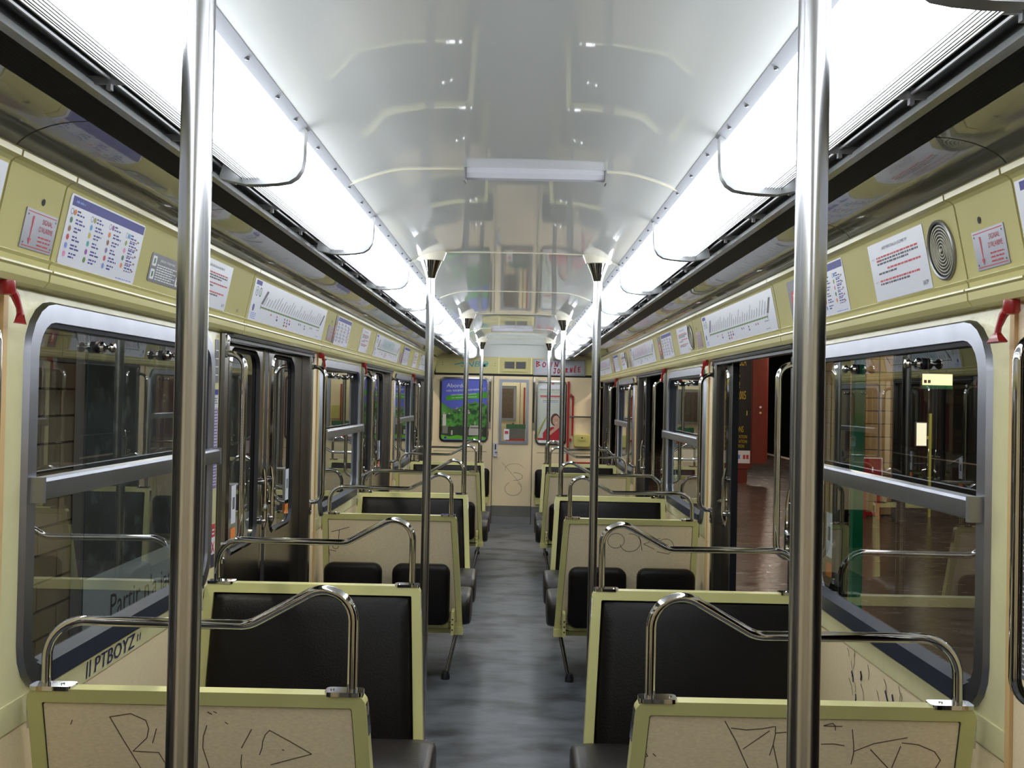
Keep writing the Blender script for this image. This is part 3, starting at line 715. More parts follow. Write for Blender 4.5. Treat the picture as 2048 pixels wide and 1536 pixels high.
    for x0, x1, e in ((XW + 0.006, -0.985, -1), (-0.405, XA - 0.006, 1)):
        b = MB(); b.m('chrome'); l = rr(min(x0, x1), max(x0, x1), -0.003, 0.045, 0.012, 4)
        b.loft([[(X(u), v, ZT - 0.004) for u, v in l], [(X(u), v, ZT + 0.006) for u, v in l]], cap0=True, cap1=True)
        ex = XA if e > 0 else XW
        pts = [(ex - e * 0.030, ZT + 0.006), (ex - e * 0.010, ZT - 0.002), (ex + e * 0.003, ZT - 0.028), (ex + e * 0.008, ZT - 0.10), (ex + e * 0.003, ZT - 0.10), (ex - e * 0.004, ZT - 0.028), (ex - e * 0.016, ZT - 0.006), (ex - e * 0.030, ZT)]
        b.loft([[(X(u), 0.004 + (ZT - v) * LEAN / (ZT - ZB), v) for u, v in pts], [(X(u), 0.038 + (ZT - v) * LEAN / (ZT - ZB), v) for u, v in pts]], cap0=True, cap1=True)
        for xs_ in (0.03, 0.07): b.lathe([(0.005, 0), (0.004, 0.003)], 'z', (X((x0 + xs_) if e < 0 else (x0 + xs_ - 0.015)), 0.022, ZT + 0.006), 8)
        b.build('clasp', hr)
    # two folded seats on the back
    for cx0, cx1 in ((-1.072, -0.738), (-0.676, -0.342)):
        fs = MB(); fs.m('leather'); loops = []
        for yy, ins in ((0.095, 0.012), (0.085, 0.002), (0.035, 0.0), (0.012, 0.008), (0.004, 0.022)):
            l = rr(cx0 + ins, cx1 - ins, 0.325 + ins, 0.680 - ins, 0.05, 5)
            loops.append([(X(u), yy - 0.045 + (0.68 - v) * 0.10, v) for u, v in l])
        fs.loft(loops, cap0=True, cap1=True); fo = fs.build('folding_seat', root, angle=60)
        fb = MB(); fb.m('olive').box(X(cx0 + 0.01), X(cx1 - 0.01), 0.075, 0.11, 0.298, 0.326); fb.box(X(cx1 + 0.010), X(cx1 + 0.026), 0.02, 0.12, 0.270, 0.405); fb.m('screw')
        for z in (0.30, 0.33, 0.36): fb.lathe([(0.005, 0.0), (0.004, -0.004)], 'y', (X(cx1 + 0.018), 0.02, z), 8)
        fb.build('hinge', fo)
    return root
protoA, protoB = make_bench(1), make_bench(-1)
BL = {('A', 0): 'nearest bench seen from behind, scratched letters on its cream back, %s side',
      ('B', 0): 'nearest bench with dark leather backrest facing the viewer, %s side',
      ('A', 1): 'bench with two folded dark seats behind it, past the nearest doorway, %s side',
      ('B', 1): 'leather bench facing the viewer below the middle window on the %s side',
      ('A', 2): 'bench seen from behind past the second doorway on the %s side',
      ('B', 2): 'leather bench facing the viewer, closest to the end wall on the %s side'}
used = set(); BENCH = {}
for s in (-1, 1):
    for k in BAYS:
        for kind in 'AB':
            m_ = 1 if (s < 0) == (kind == 'A') else -1
            pr_ = protoA if m_ == 1 else protoB
            o = pr_ if m_ not in used else copy_tree(pr_)
            used.add(m_)
            y = (2.37 if kind == 'A' else 3.775) + PER * k
            o.location = (s * 0.69, y, 0); o.rotation_euler.z = 0 if kind == 'A' else math.pi
            tag(o, BL[(kind, k)] % SIDE[s], 'bench', 'double metro benches along the car'); BENCH[(s, kind, k)] = o

# scratches on the bench backs (pen strokes on the laminate)
def scratch(s, k, strokes, t=0.0022, m_='scratch'):
    o = BENCH[(s, 'A', k)]; b = MB()
    ang = math.atan2(LEAN, ZT - ZB); zref = ZT - 0.033
    sh = Sheet(b, (0, (ZT - zref) / (ZT - ZB) * LEAN + 0.0055, zref), (1, 0, 0), (0, -math.sin(ang), math.cos(ang)))
    for st_ in strokes: sh.line([(x - s * 0.69, -d) for x, d in st_], t, m_, 0.0006)
    tag(b.build('scratch_marks', o, smooth=False), kind='stuff')
def cv(strokes, x0, px, top, slope, k): return [[(x0 + (cx_ - px) * k, (cy_ - top - (cx_ - px) * slope) * k) for cx_, cy_ in st_] for st_ in strokes]
R1 = [[(575, 255), (690, 235), (770, 275), (783, 325), (770, 380), (690, 460)], [(575, 255), (640, 390), (710, 528), (760, 640)], [(690, 460), (830, 468), (860, 528), (875, 620)],
      [(900, 320), (880, 400), (872, 470), (872, 600)], [(1100, 305), (1078, 370), (1072, 440), (1095, 528), (1110, 600)], [(1342, 328), (1283, 440)], [(1283, 480), (1277, 528), (1278, 560)],
      [(1380, 480), (1395, 440), (1400, 400), (1415, 360), (1440, 333), (1550, 400), (1665, 475), (1560, 505), (1440, 540)], [(825, 325), (800, 410)], [(370, 275), (360, 300)], [(1108, 225), (1130, 238)], [(1140, 222), (1156, 230)], [(1200, 285), (1215, 296)], [(1505, 450), (1515, 452)]]
scratch(-1, 0, cv(R1, -1.058, 212, 165, 0.0208, 0.000427))
R2 = [[(485, 155), (550, 270), (610, 400), (680, 540)], [(520, 195), (600, 205), (680, 198), (745, 185)], [(720, 210), (590, 315)], [(750, 185), (752, 230), (745, 290), (730, 350)], [(745, 290), (775, 405), (800, 500)], [(755, 222), (825, 215)],
      [(1000, 178), (1045, 165), (1060, 180), (1062, 205)], [(1000, 180), (1095, 182)], [(995, 285), (1060, 283), (1115, 293)], [(1150, 200), (1165, 290), (1168, 340), (1160, 400)], [(1170, 325), (1270, 280), (1440, 245)], [(1255, 315), (1340, 405), (1400, 470)],
      [(1415, 275), (1500, 285), (1590, 325), (1625, 375), (1600, 430)], [(1410, 295), (1375, 420)], [(85, 345), (92, 360), (80, 365)], [(120, 345), (135, 360)]]
scratch(1, 0, cv(R2, 0.343, 92, 120, 0.018, 0.000442))
def ell(cx_, cy_, rx, ry, a0=0, a1=360, n=14): return [(cx_ + rx * math.cos(math.radians(a0 + (a1 - a0) * k / n)), cy_ + ry * math.sin(math.radians(a0 + (a1 - a0) * k / n))) for k in range(n + 1)]
R3 = [ell(775, 385, 62, 58), ell(880, 400, 75, 70, -100, 170), [(935, 330), (955, 380), (970, 460)], [(1100, 365), (980, 410), (1060, 450)], ell(1140, 430, 60, 60, -160, 60), [(1080, 470), (1170, 488)]]
scratch(1, 1, cv(R3, 0.343, 430, 255, 0.018, 0.00079), 0.003)
R4 = [[(205, 315), (262, 300), (335, 278)], [(262, 300), (255, 370), (250, 395)], ell(232, 425, 22, 22), [(180, 455), (235, 465)], [(180, 455), (190, 500)]]
scratch(-1, 1, cv(R4, -1.058, 178, 215, 0.018, 0.00079), 0.003)

# ================================================================== GRAB BARS AT THE DOORS
def make_bar(s):
    root = empty('grab_bar')
    p = fillet([(s * 1.108, 0, 1.800), (s * 1.035, 0, 1.800), (s * 1.035, 0, 1.055), (s * 1.108, 0, 1.055)], [0.055, 0.055], 7)
    b = MB(); b.m('chrome').tube(p, 0.0125, 14); b.build('tube', root)
    for z0, z1 in ((1.785, 1.872), (0.985, 1.068)):
        b = MB(); b.m('chrome'); l = rr(-0.016, 0.016, z0, z1, 0.006, 3)
        b.loft([[(s * 1.106, u, v) for u, v in l], [(s * 1.098, u, v) for u, v in l]], cap0=True, cap1=True)
        for zz in (z0 + 0.02, z1 - 0.02): b.lathe([(0.006, 0), (0.004, -s * 0.004)], 'x', (s * 1.098, 0, zz), 8)
        b.build('bracket', root)
    return root
GB = {0: 'beside the window nearest the viewer'}
for s in (-1, 1):
    proto = make_bar(s); first = True
    for k in (-1, 0, 1, 2):
        for side_, y in (('near', DN + 0.035 + PER * k), ('far', DF - 0.035 + PER * k)):
            if y < 2.0: continue
            o = proto if first else copy_tree(proto); first = False
            o.location = (0, y, 0)
            if k == -1: lb = 'upright chrome grab bar at the very edge of view, %s side' % SIDE[s]
            else: lb = 'chrome grab bar on the %s post of the %s, %s side' % (side_, DPOS[k], SIDE[s])
            tag(o, lb, 'grab bar', 'chrome grab bars on the door posts')

# ================================================================== RED ALARM HANDLES
def make_alarm(s):
    root = empty('emergency_pull')
    b = MB(); b.m('red').lathe([(0.020, 0.015), (0.021, -0.012), (0.017, -0.020), (0.008, -0.022)], 'z', (0, -0.012, 0), 16); b.build('mount', root)
    b = MB(); b.m('red'); b.tube([(0, 0.0, -0.004), (-s * 0.006, 0.020, -0.022), (-s * 0.012, 0.030, -0.050), (-s * 0.014, 0.034, -0.070)], [0.013, 0.011, 0.008, 0.009], 10)
    b.loft([[(-s * 0.020 - q * 0.006, 0.034 - h, -0.066 - (t * 0.026)), (-s * 0.008 + q * 0.006, 0.034 - h, -0.066 - t * 0.026), (-s * 0.008 + q * 0.006, 0.034 + h, -0.066 - t * 0.026), (-s * 0.020 - q * 0.006, 0.034 + h, -0.066 - t * 0.026)] for t, h, q in ((0, 0.009, 0), (0.5, 0.022, 0.6), (0.9, 0.034, 1), (1.0, 0.033, 0.6))], cap0=True, cap1=True)
    b.build('lever', root, angle=50); return root
AL = ['by the nearest window', 'past the nearest doorway', 'before the second doorway', 'past the second doorway', 'before the last doorway']
for s in (-1, 1):
    proto = make_alarm(s)
    for i, y in enumerate((2.235, 2.235 + PER, 7.47, 2.235 + 2 * PER, 11.05)):
        if i == 3: continue
        o = proto if i == 0 else copy_tree(proto)
        o.location = (s * 1.085, y, 1.870); o.scale = (0.85, 0.85, 0.85)
        tag(o, 'red alarm handle hanging below the poster band %s, %s side' % (AL[i], SIDE[s]), 'alarm handle', 'red emergency handles under the poster band')

# ================================================================== NOTICES ON THE POSTER BAND
LB = Vector((1.0665, 0, 1.948)); LT = Vector((1.033, 0, 2.112))
def band_sheet(b, s, ya, yb, v0=0.0):
    """plane of the band face; ya<yb extent along the car, v up the face from its lower edge"""
    V = Vector((s * (LT.x - LB.x), 0, LT.z - LB.z)).normalized(); U = Vector((0, -s, 0))
    O = Vector((s * LB.x, ya if s < 0 else yb, LB.z)) + V * v0
    sh = Sheet(b, O, U, V)
    if sh.N.x * s > 0: sh.N = -sh.N
    sh.O = sh.O + sh.N * 0.0008
    return sh
FH = (LT - LB).length
COLS = ['orange', 'dgreen', 'brown', 'redink', 'lblue', 'pink', 'olive_i', 'cyan', 'yellow', 'teal', 'violet', 'green', 'violet', 'orange', 'brown', 'mauve', 'redink', 'lblue', 'cyan', 'olive_i', 'pink', 'dgreen', 'orange', 'violet']
def network(s, y0, y1, label, group):
    b = MB(); w_ = y1 - y0; h_ = FH + 0.002; sh = band_sheet(b, s, y0, y1, -0.001)
    sh.slab(rr(0, w_, 0, h_, 0.008, 3), 'paper', 0.0012)
    sh.rect(0.012, h_ - 0.027, w_ - 0.018, 0.023, 'blue', 0.0016); sh.words(0.03, h_ - 0.018, 0.05, 0.005, 'lblue', 0.002)
    for c in range(4):
        u = 0.014 + c * (w_ - 0.02) / 4
        for r in range(6 if c < 3 else 5):
            v = h_ - 0.045 - r * 0.0205 - (0.004 if c == 3 else 0); i = c * 6 + r
            if r == 0: sh.ring(u + 0.006, v + 0.004, 0.0075, 0.0014, 'blue')
            sh.disc(u + (0.023 if r == 0 else 0.010), v + 0.004, 0.0072, COLS[i % 24], 0.0018)
            sh.words(u + 0.034, v + 0.006, 0.026 + 0.010 * (i % 3), 0.0042, 'blue', seed=i); sh.words(u + 0.034, v - 0.002, 0.030 + 0.012 * ((i + 1) % 3), 0.0042, 'blue', seed=i + 50)
            if c == 3: sh.words(u + 0.034, v - 0.0095, 0.05, 0.004, 'mauve', seed=i + 90); sh.rect(u + 0.085, v - 0.006, 0.012, 0.005, 'brown', 0.0019)
    sh.words(w_ - 0.13, 0.005, 0.11, 0.0025, 'lblue', seed=3)
    return tag(b.build('map_poster', smooth=False), label, 'poster', group)
def notice(s, y0, y1, label, group):
    b = MB(); w_ = y1 - y0; h_ = FH - 0.004; sh = band_sheet(b, s, y0, y1, 0.001)
    sh.slab([(0, 0), (w_, 0), (w_, h_), (0, h_)], 'paper', 0.001)
    sh.text('ARRÊTÉ PRÉFECTORAL DU 6 DÉCEMBRE 1991', w_ / 2, h_ - 0.024, 0.008, 'ink', width=w_ * 0.46, align='c')
    x = w_ * 0.10; k = w_ / 0.40
    rows = [(0.118, 'redink', 0.30), (0.109, 'ink', 0.30), (0.100, 'ink', 0.23), (0.083, 'redink', 0.24, 0.07), (0.073, 'ink', 0.14), (0.052, 'redink', 0.29), (0.043, 'ink', 0.22)]
    for i, r in enumerate(rows):
        sh.words(x + 0.015 * k + (r[3] if len(r) > 3 else 0), r[0], r[2] * k, 0.0052, r[1], seed=i)
    sh.text('art. 3 -', x - 0.02, 0.118, 0.005, 'ink', width=0.028); sh.text('art. 5 -', x - 0.02, 0.052, 0.005, 'ink', width=0.028); sh.words(x + 0.015 * k, 0.109, 0.04, 0.0055, 'redink', 0.002)
    sh.text('RATP', w_ - 0.052, 0.012, 0.012, 'ink', width=0.034, shear=0.25)
    return tag(b.build('notice', smooth=False), label, 'notice', group)
def linemap(s, y0, y1, label, group, scrib=None):
    b = MB(); w_ = y1 - y0; h_ = FH + 0.001; sh = band_sheet(b, s, y0, y1, -0.0005)
    sh.slab([(0, 0), (w_, 0), (w_, h_), (0, h_)], 'paper', 0.001)
    sh.rect(0.02, h_ - 0.022, 0.09, 0.018, 'blue', 0.0014); sh.ring(0.055, h_ - 0.048, 0.020, 0.003, 'blue', n=20); sh.text('M', 0.055, h_ - 0.057, 0.018, 'blue', align='c', l=0.0014)
    sh.ring(0.110, h_ - 0.048, 0.020, 0.006, 'green', n=20); sh.text('12', 0.110, h_ - 0.055, 0.014, 'green', align='c')
    sh.disc(0.05, 0.052, 0.015, 'blue'); sh.text('i', 0.05, 0.045, 0.014, 'white', align='c', l=0.002)
    for r in range(4): sh.words(0.03, 0.028 - r * 0.007, 0.08, 0.003, 'lblue', seed=r)
    a, c, v = 0.16, w_ - 0.13, 0.062
    sh.rect(a, v - 0.003, c - a, 0.006, 'green', 0.0014); sh.rect(a - 0.004, v - 0.009, 0.008, 0.018, 'ink', 0.0016); sh.rect(c - 0.004, v - 0.009, 0.008, 0.018, 'ink', 0.0016)
    rnd = random.Random(int(y0 * 10)); n = 28
    for i in range(n):
        u = a + (c - a) * i / (n - 1); sh.rect(u - 0.0025, v - 0.006, 0.005, 0.012, 'green', 0.0016)
        L = rnd.choice((0.035, 0.045, 0.05, 0.06, 0.07, 0.085)) * (1 if 0 < i < n - 1 else 0.9)
        if i in (0, n - 1):
            for q in range(3): sh.line([(u + q * 0.011, v + 0.014), (u + q * 0.011 + 0.062, v + 0.072)], 0.0065, 'ink', 0.0014)
        else: sh.line([(u, v + 0.013), (u + L * 0.72, v + 0.013 + L * 0.70)], 0.0046, 'ink', 0.0014)
    for u, q in ((0.15, 1), (0.24, 2), (0.36, 3), (0.40, 3), (0.44, 2), (0.60, 1), (0.63, 1), (0.71, 2), (0.82, 1), (0.85, 1)):
        uu = a + (c - a) * u
        for r in range(q): sh.rect(uu, v - 0.022 - r * 0.014, 0.016 + 0.01 * (r > 0), 0.009, ['ink', 'mauve', 'redink', 'blue', 'brown'][(r + int(u * 50)) % 5], 0.0014)
    sh.words(c - 0.06, v - 0.018, 0.07, 0.003, 'ink'); sh.words(c - 0.06, 0.012, 0.08, 0.002, 'ink')
    if scrib == 'teal':
        for q in range(26): sh.line([(0.42 + q * 0.028, 0.085 + 0.012 * math.sin(q * 2.3)), (0.44 + q * 0.028, 0.150 + 0.008 * math.sin(q * 1.7))], 0.006, 'teal', 0.0022)
    if scrib == 'pink':
        for q in range(24): sh.line([(0.30 + q * 0.035, 0.08 + 0.01 * math.sin(q * 2.9)), (0.315 + q * 0.035, 0.15 + 0.006 * math.sin(q * 1.3))], 0.005, 'pink', 0.0022)
    if scrib == 'pen':
        sh.line([(w_ - 0.10, 0.09), (w_ - 0.085, 0.125), (w_ - 0.07, 0.10), (w_ - 0.055, 0.13), (w_ - 0.04, 0.085)], 0.010, 'pen', 0.0022); sh.line(arc(w_ - 0.08, 0.06, 0.02, 0.02, 60, 330), 0.004, 'pen', 0.0022)
    return tag(b.build('line_map', smooth=False), label, 'line map', group)
def alarm_plate(s, y0, y1, label, group):
    b = MB(); w_ = y1 - y0; sh = band_sheet(b, s, y0, y1, 0.010); h_ = 0.088
    sh.slab([(0, 0), (w_, 0), (w_, h_), (0, h_)], 'silverplate', 0.002)
    sh.rect(0.006, h_ - 0.007, w_ - 0.012, 0.002, 'redink', 0.0024); sh.rect(0.006, 0.005, w_ - 0.012, 0.002, 'redink', 0.0024)
    sh.poly([(0.032, h_ - 0.014), (0.040, h_ - 0.014), (0.0375, 0.022), (0.0345, 0.022)], 'redink', 0.0024); sh.poly([(0.029, 0.024), (0.043, 0.024), (0.036, 0.010)], 'redink', 0.0026)
    sh.text('SIGNAL', w_ * 0.69, h_ - 0.026, 0.012, 'redink', width=0.050, align='c', l=0.0026); sh.text("D'ALARME", w_ * 0.69, h_ - 0.044, 0.012, 'redink', width=0.066, align='c', l=0.0026)
    for r in range(3): sh.words(w_ * 0.69 - 0.03, 0.030 - r * 0.009, 0.060, 0.0035, 'redink', 0.0026, seed=r)
    for u in (0.010, w_ - 0.010):
        for v in (0.012, h_ - 0.013): sh.disc(u, v, 0.0025, 'screw', 0.0026, 8)
    sh.disc(w_ * (0.45 if s < 0 else 0.30), h_ + 0.022, 0.008, 'black', 0.0005, 12)
    return tag(b.build('alarm_plate', smooth=False), label, 'sign', group)
def reserved(s, y0, y1, label, group):
    b = MB(); w_ = y1 - y0; h_ = 0.085; sh = band_sheet(b, s, y0, y1, 0.024)
    sh.slab(rr(0, w_, 0, h_, 0.010, 3), 'sheet_grey', 0.001)
    sh.text('places réservées', w_ / 2, h_ - 0.020, 0.010, 'white', width=w_ * 0.46, align='c')
    for u in (0.012, w_ - 0.045):
        for v in (0.008, 0.047): sh.poly(rr(u, u + 0.033, v, v + 0.030, 0.004, 2), 'white', 0.0014); sh.poly([(u + 0.010, v + 0.005), (u + 0.024, v + 0.010), (u + 0.022, v + 0.024), (u + 0.010, v + 0.022)], 'dgreen', 0.0018)
    for r in range(7): sh.words(0.055, h_ - 0.033 - r * 0.0072, w_ - 0.11 - 0.03 * (r % 2), 0.0035, 'white', seed=r)
    return tag(b.build('seat_sign', smooth=False), label, 'sign', group)
def warn(s, y0, y1, label, group):
    b = MB(); w_ = y1 - y0; h_ = FH - 0.01; sh = band_sheet(b, s, y0, y1, 0.004)
    sh.slab([(0, 0), (w_, 0), (w_, h_), (0, h_)], 'sheet_grey', 0.001); sh.poly(rr(w_ * 0.28, w_ - 0.01, 0.025, h_ - 0.04, 0.012, 3), 'redink', 0.0014)
    sh.rect(w_ * 0.5, 0.060, w_ * 0.22, 0.045, 'white', 0.0018); sh.rect(w_ * 0.55, 0.040, w_ * 0.15, 0.012, 'white', 0.0018)
    return tag(b.build('warning_sticker', smooth=False), label, 'sticker', group)
BP = ['above the nearest window', 'above the middle window', 'above the window closest to the end wall']
DP = ['above the nearest doorway', 'above the second doorway', 'above the last doorway']
for s in (-1, 1):
    sd = SIDE[s]
    for k in BAYS:
        d = PER * k
        if s < 0:
            q = 0.05 if k else 0.0
            network(s, 2.415 + d + q, 2.895 + d + q, 'white map poster with blue bar %s, %s side' % (BP[k], sd), 'map posters on the poster band')
            if k == 0: reserved(s, 2.99, 3.27, 'grey reserved seats sign with four white squares %s, %s side' % (BP[k], sd), 'band stickers')
            notice(s, 3.42 + d, 3.80 + d, 'white notice with red lines %s, %s side' % (BP[k], sd), 'red and black notices')
            if k: warn(s, 2.40 + d, 2.455 + d, 'narrow grey and red warning sticker %s, %s side' % (BP[k], sd), 'warning stickers')
        else:
            network(s, 3.235 + d, 3.715 + d, 'white map poster with blue bar %s, %s side' % (BP[k], sd), 'map posters on the poster band')
            notice(s, 2.595 + d, 2.995 + d, 'white notice with red lines %s, %s side' % (BP[k], sd), 'red and black notices')
            warn(s, 3.77 + d, 3.90 + d, 'grey red warning sticker %s, %s side' % (BP[k], sd), 'warning stickers')
        alarm_plate(s, (2.225 if s < 0 else 2.185) + d, (2.375 if s < 0 else 2.335) + d, 'silver alarm plate with red arrow %s, %s side' % (BP[k], sd), 'alarm plates')
        linemap(s, 4.13 + d, 5.69 + d, 'long white line map with a green line %s, %s side' % (DP[k], sd), 'line maps over the doorways', ({1: 'teal'} if s < 0 else {1: 'pink', 2: 'pink'}).get(k))
    linemap(s, 0.56, 2.11, 'long white line map at the very edge of view, %s side' % sd, 'line maps over the doorways', 'pen' if s < 0 else None)
b = MB(); sh = band_sheet(b, -1, 3.95, 4.03, 0.012); sh.text('EMD', 0, 0, 0.012, 'pen'); b.build('pen_tag', walls[-1], smooth=False)

# round loudspeaker grilles on the platform side band
def make_speaker():
    root = empty('loudspeaker'); V = Vector((LT.x - LB.x, 0, LT.z - LB.z)).normalized(); U = Vector((0, -1, 0)); N = U.cross(V)
    if N.x > 0: N = -N
    def cir(r, h, n=32): return [(U * math.cos(2 * math.pi * k / n) + V * math.sin(2 * math.pi * k / n)) * r + N * h for k in range(n)]
    b = MB(); b.m('alu_dull').loft([cir(0.074, 0.0), cir(0.074, 0.005), cir(0.070, 0.007), cir(0.066, 0.005), cir(0.066, 0.001)]); b.build('rim', root)
    b = MB(); b.m('black').loft([cir(0.067, 0.0008), cir(0.0005, 0.0008)]); b.build('backing', root)
    for r in (0.060, 0.052, 0.044, 0.036, 0.028, 0.020, 0.012):
        b = MB(); b.m('bead').loft([cir(r + 0.0014, 0.001), cir(r + 0.0010, 0.0026), cir(r - 0.0010, 0.0026), cir(r - 0.0014, 0.001)]); b.build('grille_ring', root)
    b = MB(); b.m('bead').loft([cir(0.005, 0.001), cir(0.004, 0.006), cir(0.0003, 0.006)]); b.build('grille_centre', root)
    return root
proto = make_speaker(); mid = (LB + LT) / 2
for k in BAYS:
    o = proto if k == 0 else copy_tree(proto)
    o.location = (mid.x - 0.0008, 2.505 + PER * k, mid.z)
    tag(o, 'round loudspeaker grille on the platform side %s' % BP[k], 'loudspeaker', 'round loudspeaker grilles')

# ---- small vertical notices on the pillar at the nearest closed doors
def strip(s, y0, w_, z0, z1, label, draw):
    b = MB(); sh = Sheet(b, (s * (WX - 0.0005), y0 if s < 0 else y0 + w_, z0), (0, -s, 0), (0, 0, 1)); sh.slab(rr(0, w_, 0, z1 - z0, 0.006, 3), draw[0], 0.001); draw[1](sh, w_, z1 - z0)
    return tag(b.build('strip_notice', smooth=False), label, 'notice')
def d_grey(sh, w_, h_):
    for r in range(4): sh.rect(0.008, 0.02 + r * (h_ - 0.04) / 4 + 0.008, w_ - 0.016, 0.0035, 'white', 0.0016)
def d_blue(sh, w_, h_):
    sh.rect(0, h_ - 0.02, w_, 0.02, 'blue', 0.0015); sh.rect(0, 0.0, w_, h_ - 0.07, 'mauve', 0.0015)
    for r in range(26): sh.words(0.006, 0.012 + r * 0.0115, w_ - 0.012, 0.004, 'white', 0.002, seed=r)
    for r in range(3): sh.words(0.008, h_ - 0.036 - r * 0.009, w_ - 0.02, 0.004, 'ink', 0.002, seed=r)
def d_red(sh, w_, h_):
    sh.rect(0, h_ - 0.05, w_, 0.05, 'redink', 0.0015)
    for r in range(2): sh.rect(0.012, h_ - 0.040 + 0.014 * r, w_ - 0.024, 0.006, 'white', 0.002)
    sh.rect(0, 0, w_, 0.05, 'ink', 0.0015); sh.line([(0.01, 0.06), (w_ - 0.01, h_ - 0.07)], 0.008, 'redink', 0.0018); sh.line([(0.01, h_ - 0.07), (w_ - 0.01, 0.06)], 0.008, 'redink', 0.0018)
strip(-1, 3.888, 0.05, 1.685, 1.85, 'slim grey notice high on the pillar before the nearest closed doors', ('sheet_grey', d_grey))
strip(-1, 3.888, 0.05, 1.285, 1.660, 'slim white and blue notice on the pillar before the nearest closed doors', ('paper', d_blue))
strip(-1, 3.888, 0.05, 0.985, 1.150, 'slim red and white notice low on the pillar before the nearest closed doors', ('paper', d_red))
# map poster on the platform side pillar at the edge of view
b = MB(); sh = Sheet(b, (WX - 0.0025, 2.245, 1.07), (0, -1, 0), (0, 0, 1)); sh.slab([(0, 0), (0.10, 0), (0.10, 0.72), (0, 0.72)], 'paper', 0.001)
rnd = random.Random(5)
for i in range(140): sh.rect(rnd.uniform(0.004, 0.09), rnd.uniform(0.45, 0.60), rnd.uniform(0.002, 0.008), 0.002, rnd.choice(['redink', 'ink', 'orange', 'brown', 'cyan']), 0.0014)
sh.rect(0, 0.412, 0.1, 0.018, 'blue', 0.0014)
for r in range(3): sh.words(0.012, 0.385 - r * 0.012, 0.08, 0.004, 'ink', seed=r)
sh.rect(0.006, 0.0, 0.094, 0.345, 'sheet_grey', 0.0014)
for r in range(30): sh.words(0.010, 0.01 + r * 0.011, 0.085, 0.0035, 'white', 0.0018, seed=r)
tag(b.build('pillar_poster', smooth=False), 'white city map poster behind the grab bar at the edge of view, platform side', 'poster')
# marker graffiti on the ledge under the nearest closed-side window
b = MB(); sh = Sheet(b, (-(WX - 0.0045), 2.74, 0.872), (0, 1, 0), (0, 0, 1))
sh.text('PTBOYZ', 0.08, 0.006, 0.042, 'pen', width=0.30, shear=0.15); sh.line([(0.03, 0.005), (0.035, 0.045)], 0.007, 'pen'); sh.line([(0.05, 0.005), (0.055, 0.045)], 0.007, 'pen'); sh.line([(0.40, 0.018), (0.405, 0.035)], 0.006, 'pen'); sh.line([(0.42, 0.018), (0.425, 0.035)], 0.006, 'pen')
b.build('marker_graffiti', walls[-1], smooth=False)
b = MB(); sh = Sheet(b, (WX - 0.0005, 3.3, 0.0), (0, -1, 0), (0, 0, 1)); rnd = random.Random(11)
for i in range(34):
    u, v = rnd.uniform(-0.1, 0.75), rnd.uniform(0.66, 0.84); L = rnd.uniform(0.02, 0.06); a = rnd.uniform(1.0, 2.2)
    sh.line([(u, v), (u + L * 0.5 * math.cos(a), v + L * 0.5 * math.sin(a)), (u + L * math.cos(a + 0.4), v + L * math.sin(a + 0.4))], 0.003 if i % 4 else 0.010, 'pen' if i % 4 == 0 else 'scratch')
tag(b.build('pen_marks', walls[1], smooth=False), kind='stuff')

# ================================================================== END WALL OBJECTS
def poster_frame(x0, x1, z0, z1, label):
    root = tag(empty('framed_poster', (0, EY, 0)), label, 'poster')
    b = MB(); b.m('poststeel'); a1, a2 = rr(x0, x1, z0, z1, 0.06, 6), rr(x0 + 0.022, x1 - 0.022, z0 + 0.022, z1 - 0.022, 0.045, 6)
    b.loft([[(u, -0.0005, v) for u, v in a1], [(u, -0.018, v) for u, v in a1], [(u, -0.022, v) for u, v in a2], [(u, -0.004, v) for u, v in a2]]); b.build('frame', root)
    b = MB(); sh = Sheet(b, (0, -0.0005, 0), (1, 0, 0), (0, 0, 1)); return root, b, sh, a2
root, b, sh, a2 = poster_frame(-0.985, -0.345, 1.062, 1.912, 'blue and green river landscape poster in a rounded steel frame')
sh.slab(a2, 'sky', 0.001)
x0, x1, z0, z1 = -0.963, -0.367, 1.084, 1.89
sh.poly([(x0, 1.51)] + [(x0 + (x1 - x0) * k / 12, 1.53 + 0.05 * math.sin(k * 0.8 + 2.0) + (0.06 if k > 8 else 0)) for k in range(13)] + [(x1, 1.30), (x0, 1.30)], 'leaf', 0.0015)
sh.poly([(x0, 1.25), (x0, 1.46), (-0.86, 1.44), (-0.78, 1.48), (-0.70, 1.50), (-0.62, 1.55), (-0.50, 1.57), (-0.42, 1.58), (x1, 1.54), (x1, 1.22)], 'foliage_print', 0.002)
rnd = random.Random(2)
for i in range(16): u = rnd.uniform(-0.95, -0.60); sh.rect(u, rnd.uniform(1.42, 1.50), rnd.uniform(0.012, 0.035), rnd.uniform(0.012, 0.03), 'house' if i % 3 else 'stone', 0.0025)
sh.rect(-0.665, 1.50, 0.035, 0.085, 'house', 0.0025); sh.rect(-0.945, 1.20, 0.045, 0.22, 'house', 0.0026); sh.rect(-0.945, 1.42, 0.06, 0.012, 'stone', 0.0028)
sh.rect(x0, 1.13, x1 - x0, 0.13, 'water', 0.0024); sh.rect(-0.945, 1.17, 0.07, 0.10, 'stone', 0.0028); sh.rect(-0.83, 1.15, 0.02, 0.06, 'house', 0.0028)
sh.poly([(-0.60, 1.15), (-0.44, 1.15), (-0.42, 1.22), (-0.45, 1.22), (-0.46, 1.28), (-0.58, 1.28), (-0.60, 1.22)], 'house', 0.003); sh.rect(-0.58, 1.24, 0.11, 0.02, 'stone', 0.0034); sh.line([(-0.52, 1.28), (-0.52, 1.33)], 0.005, 'white', 0.0032)
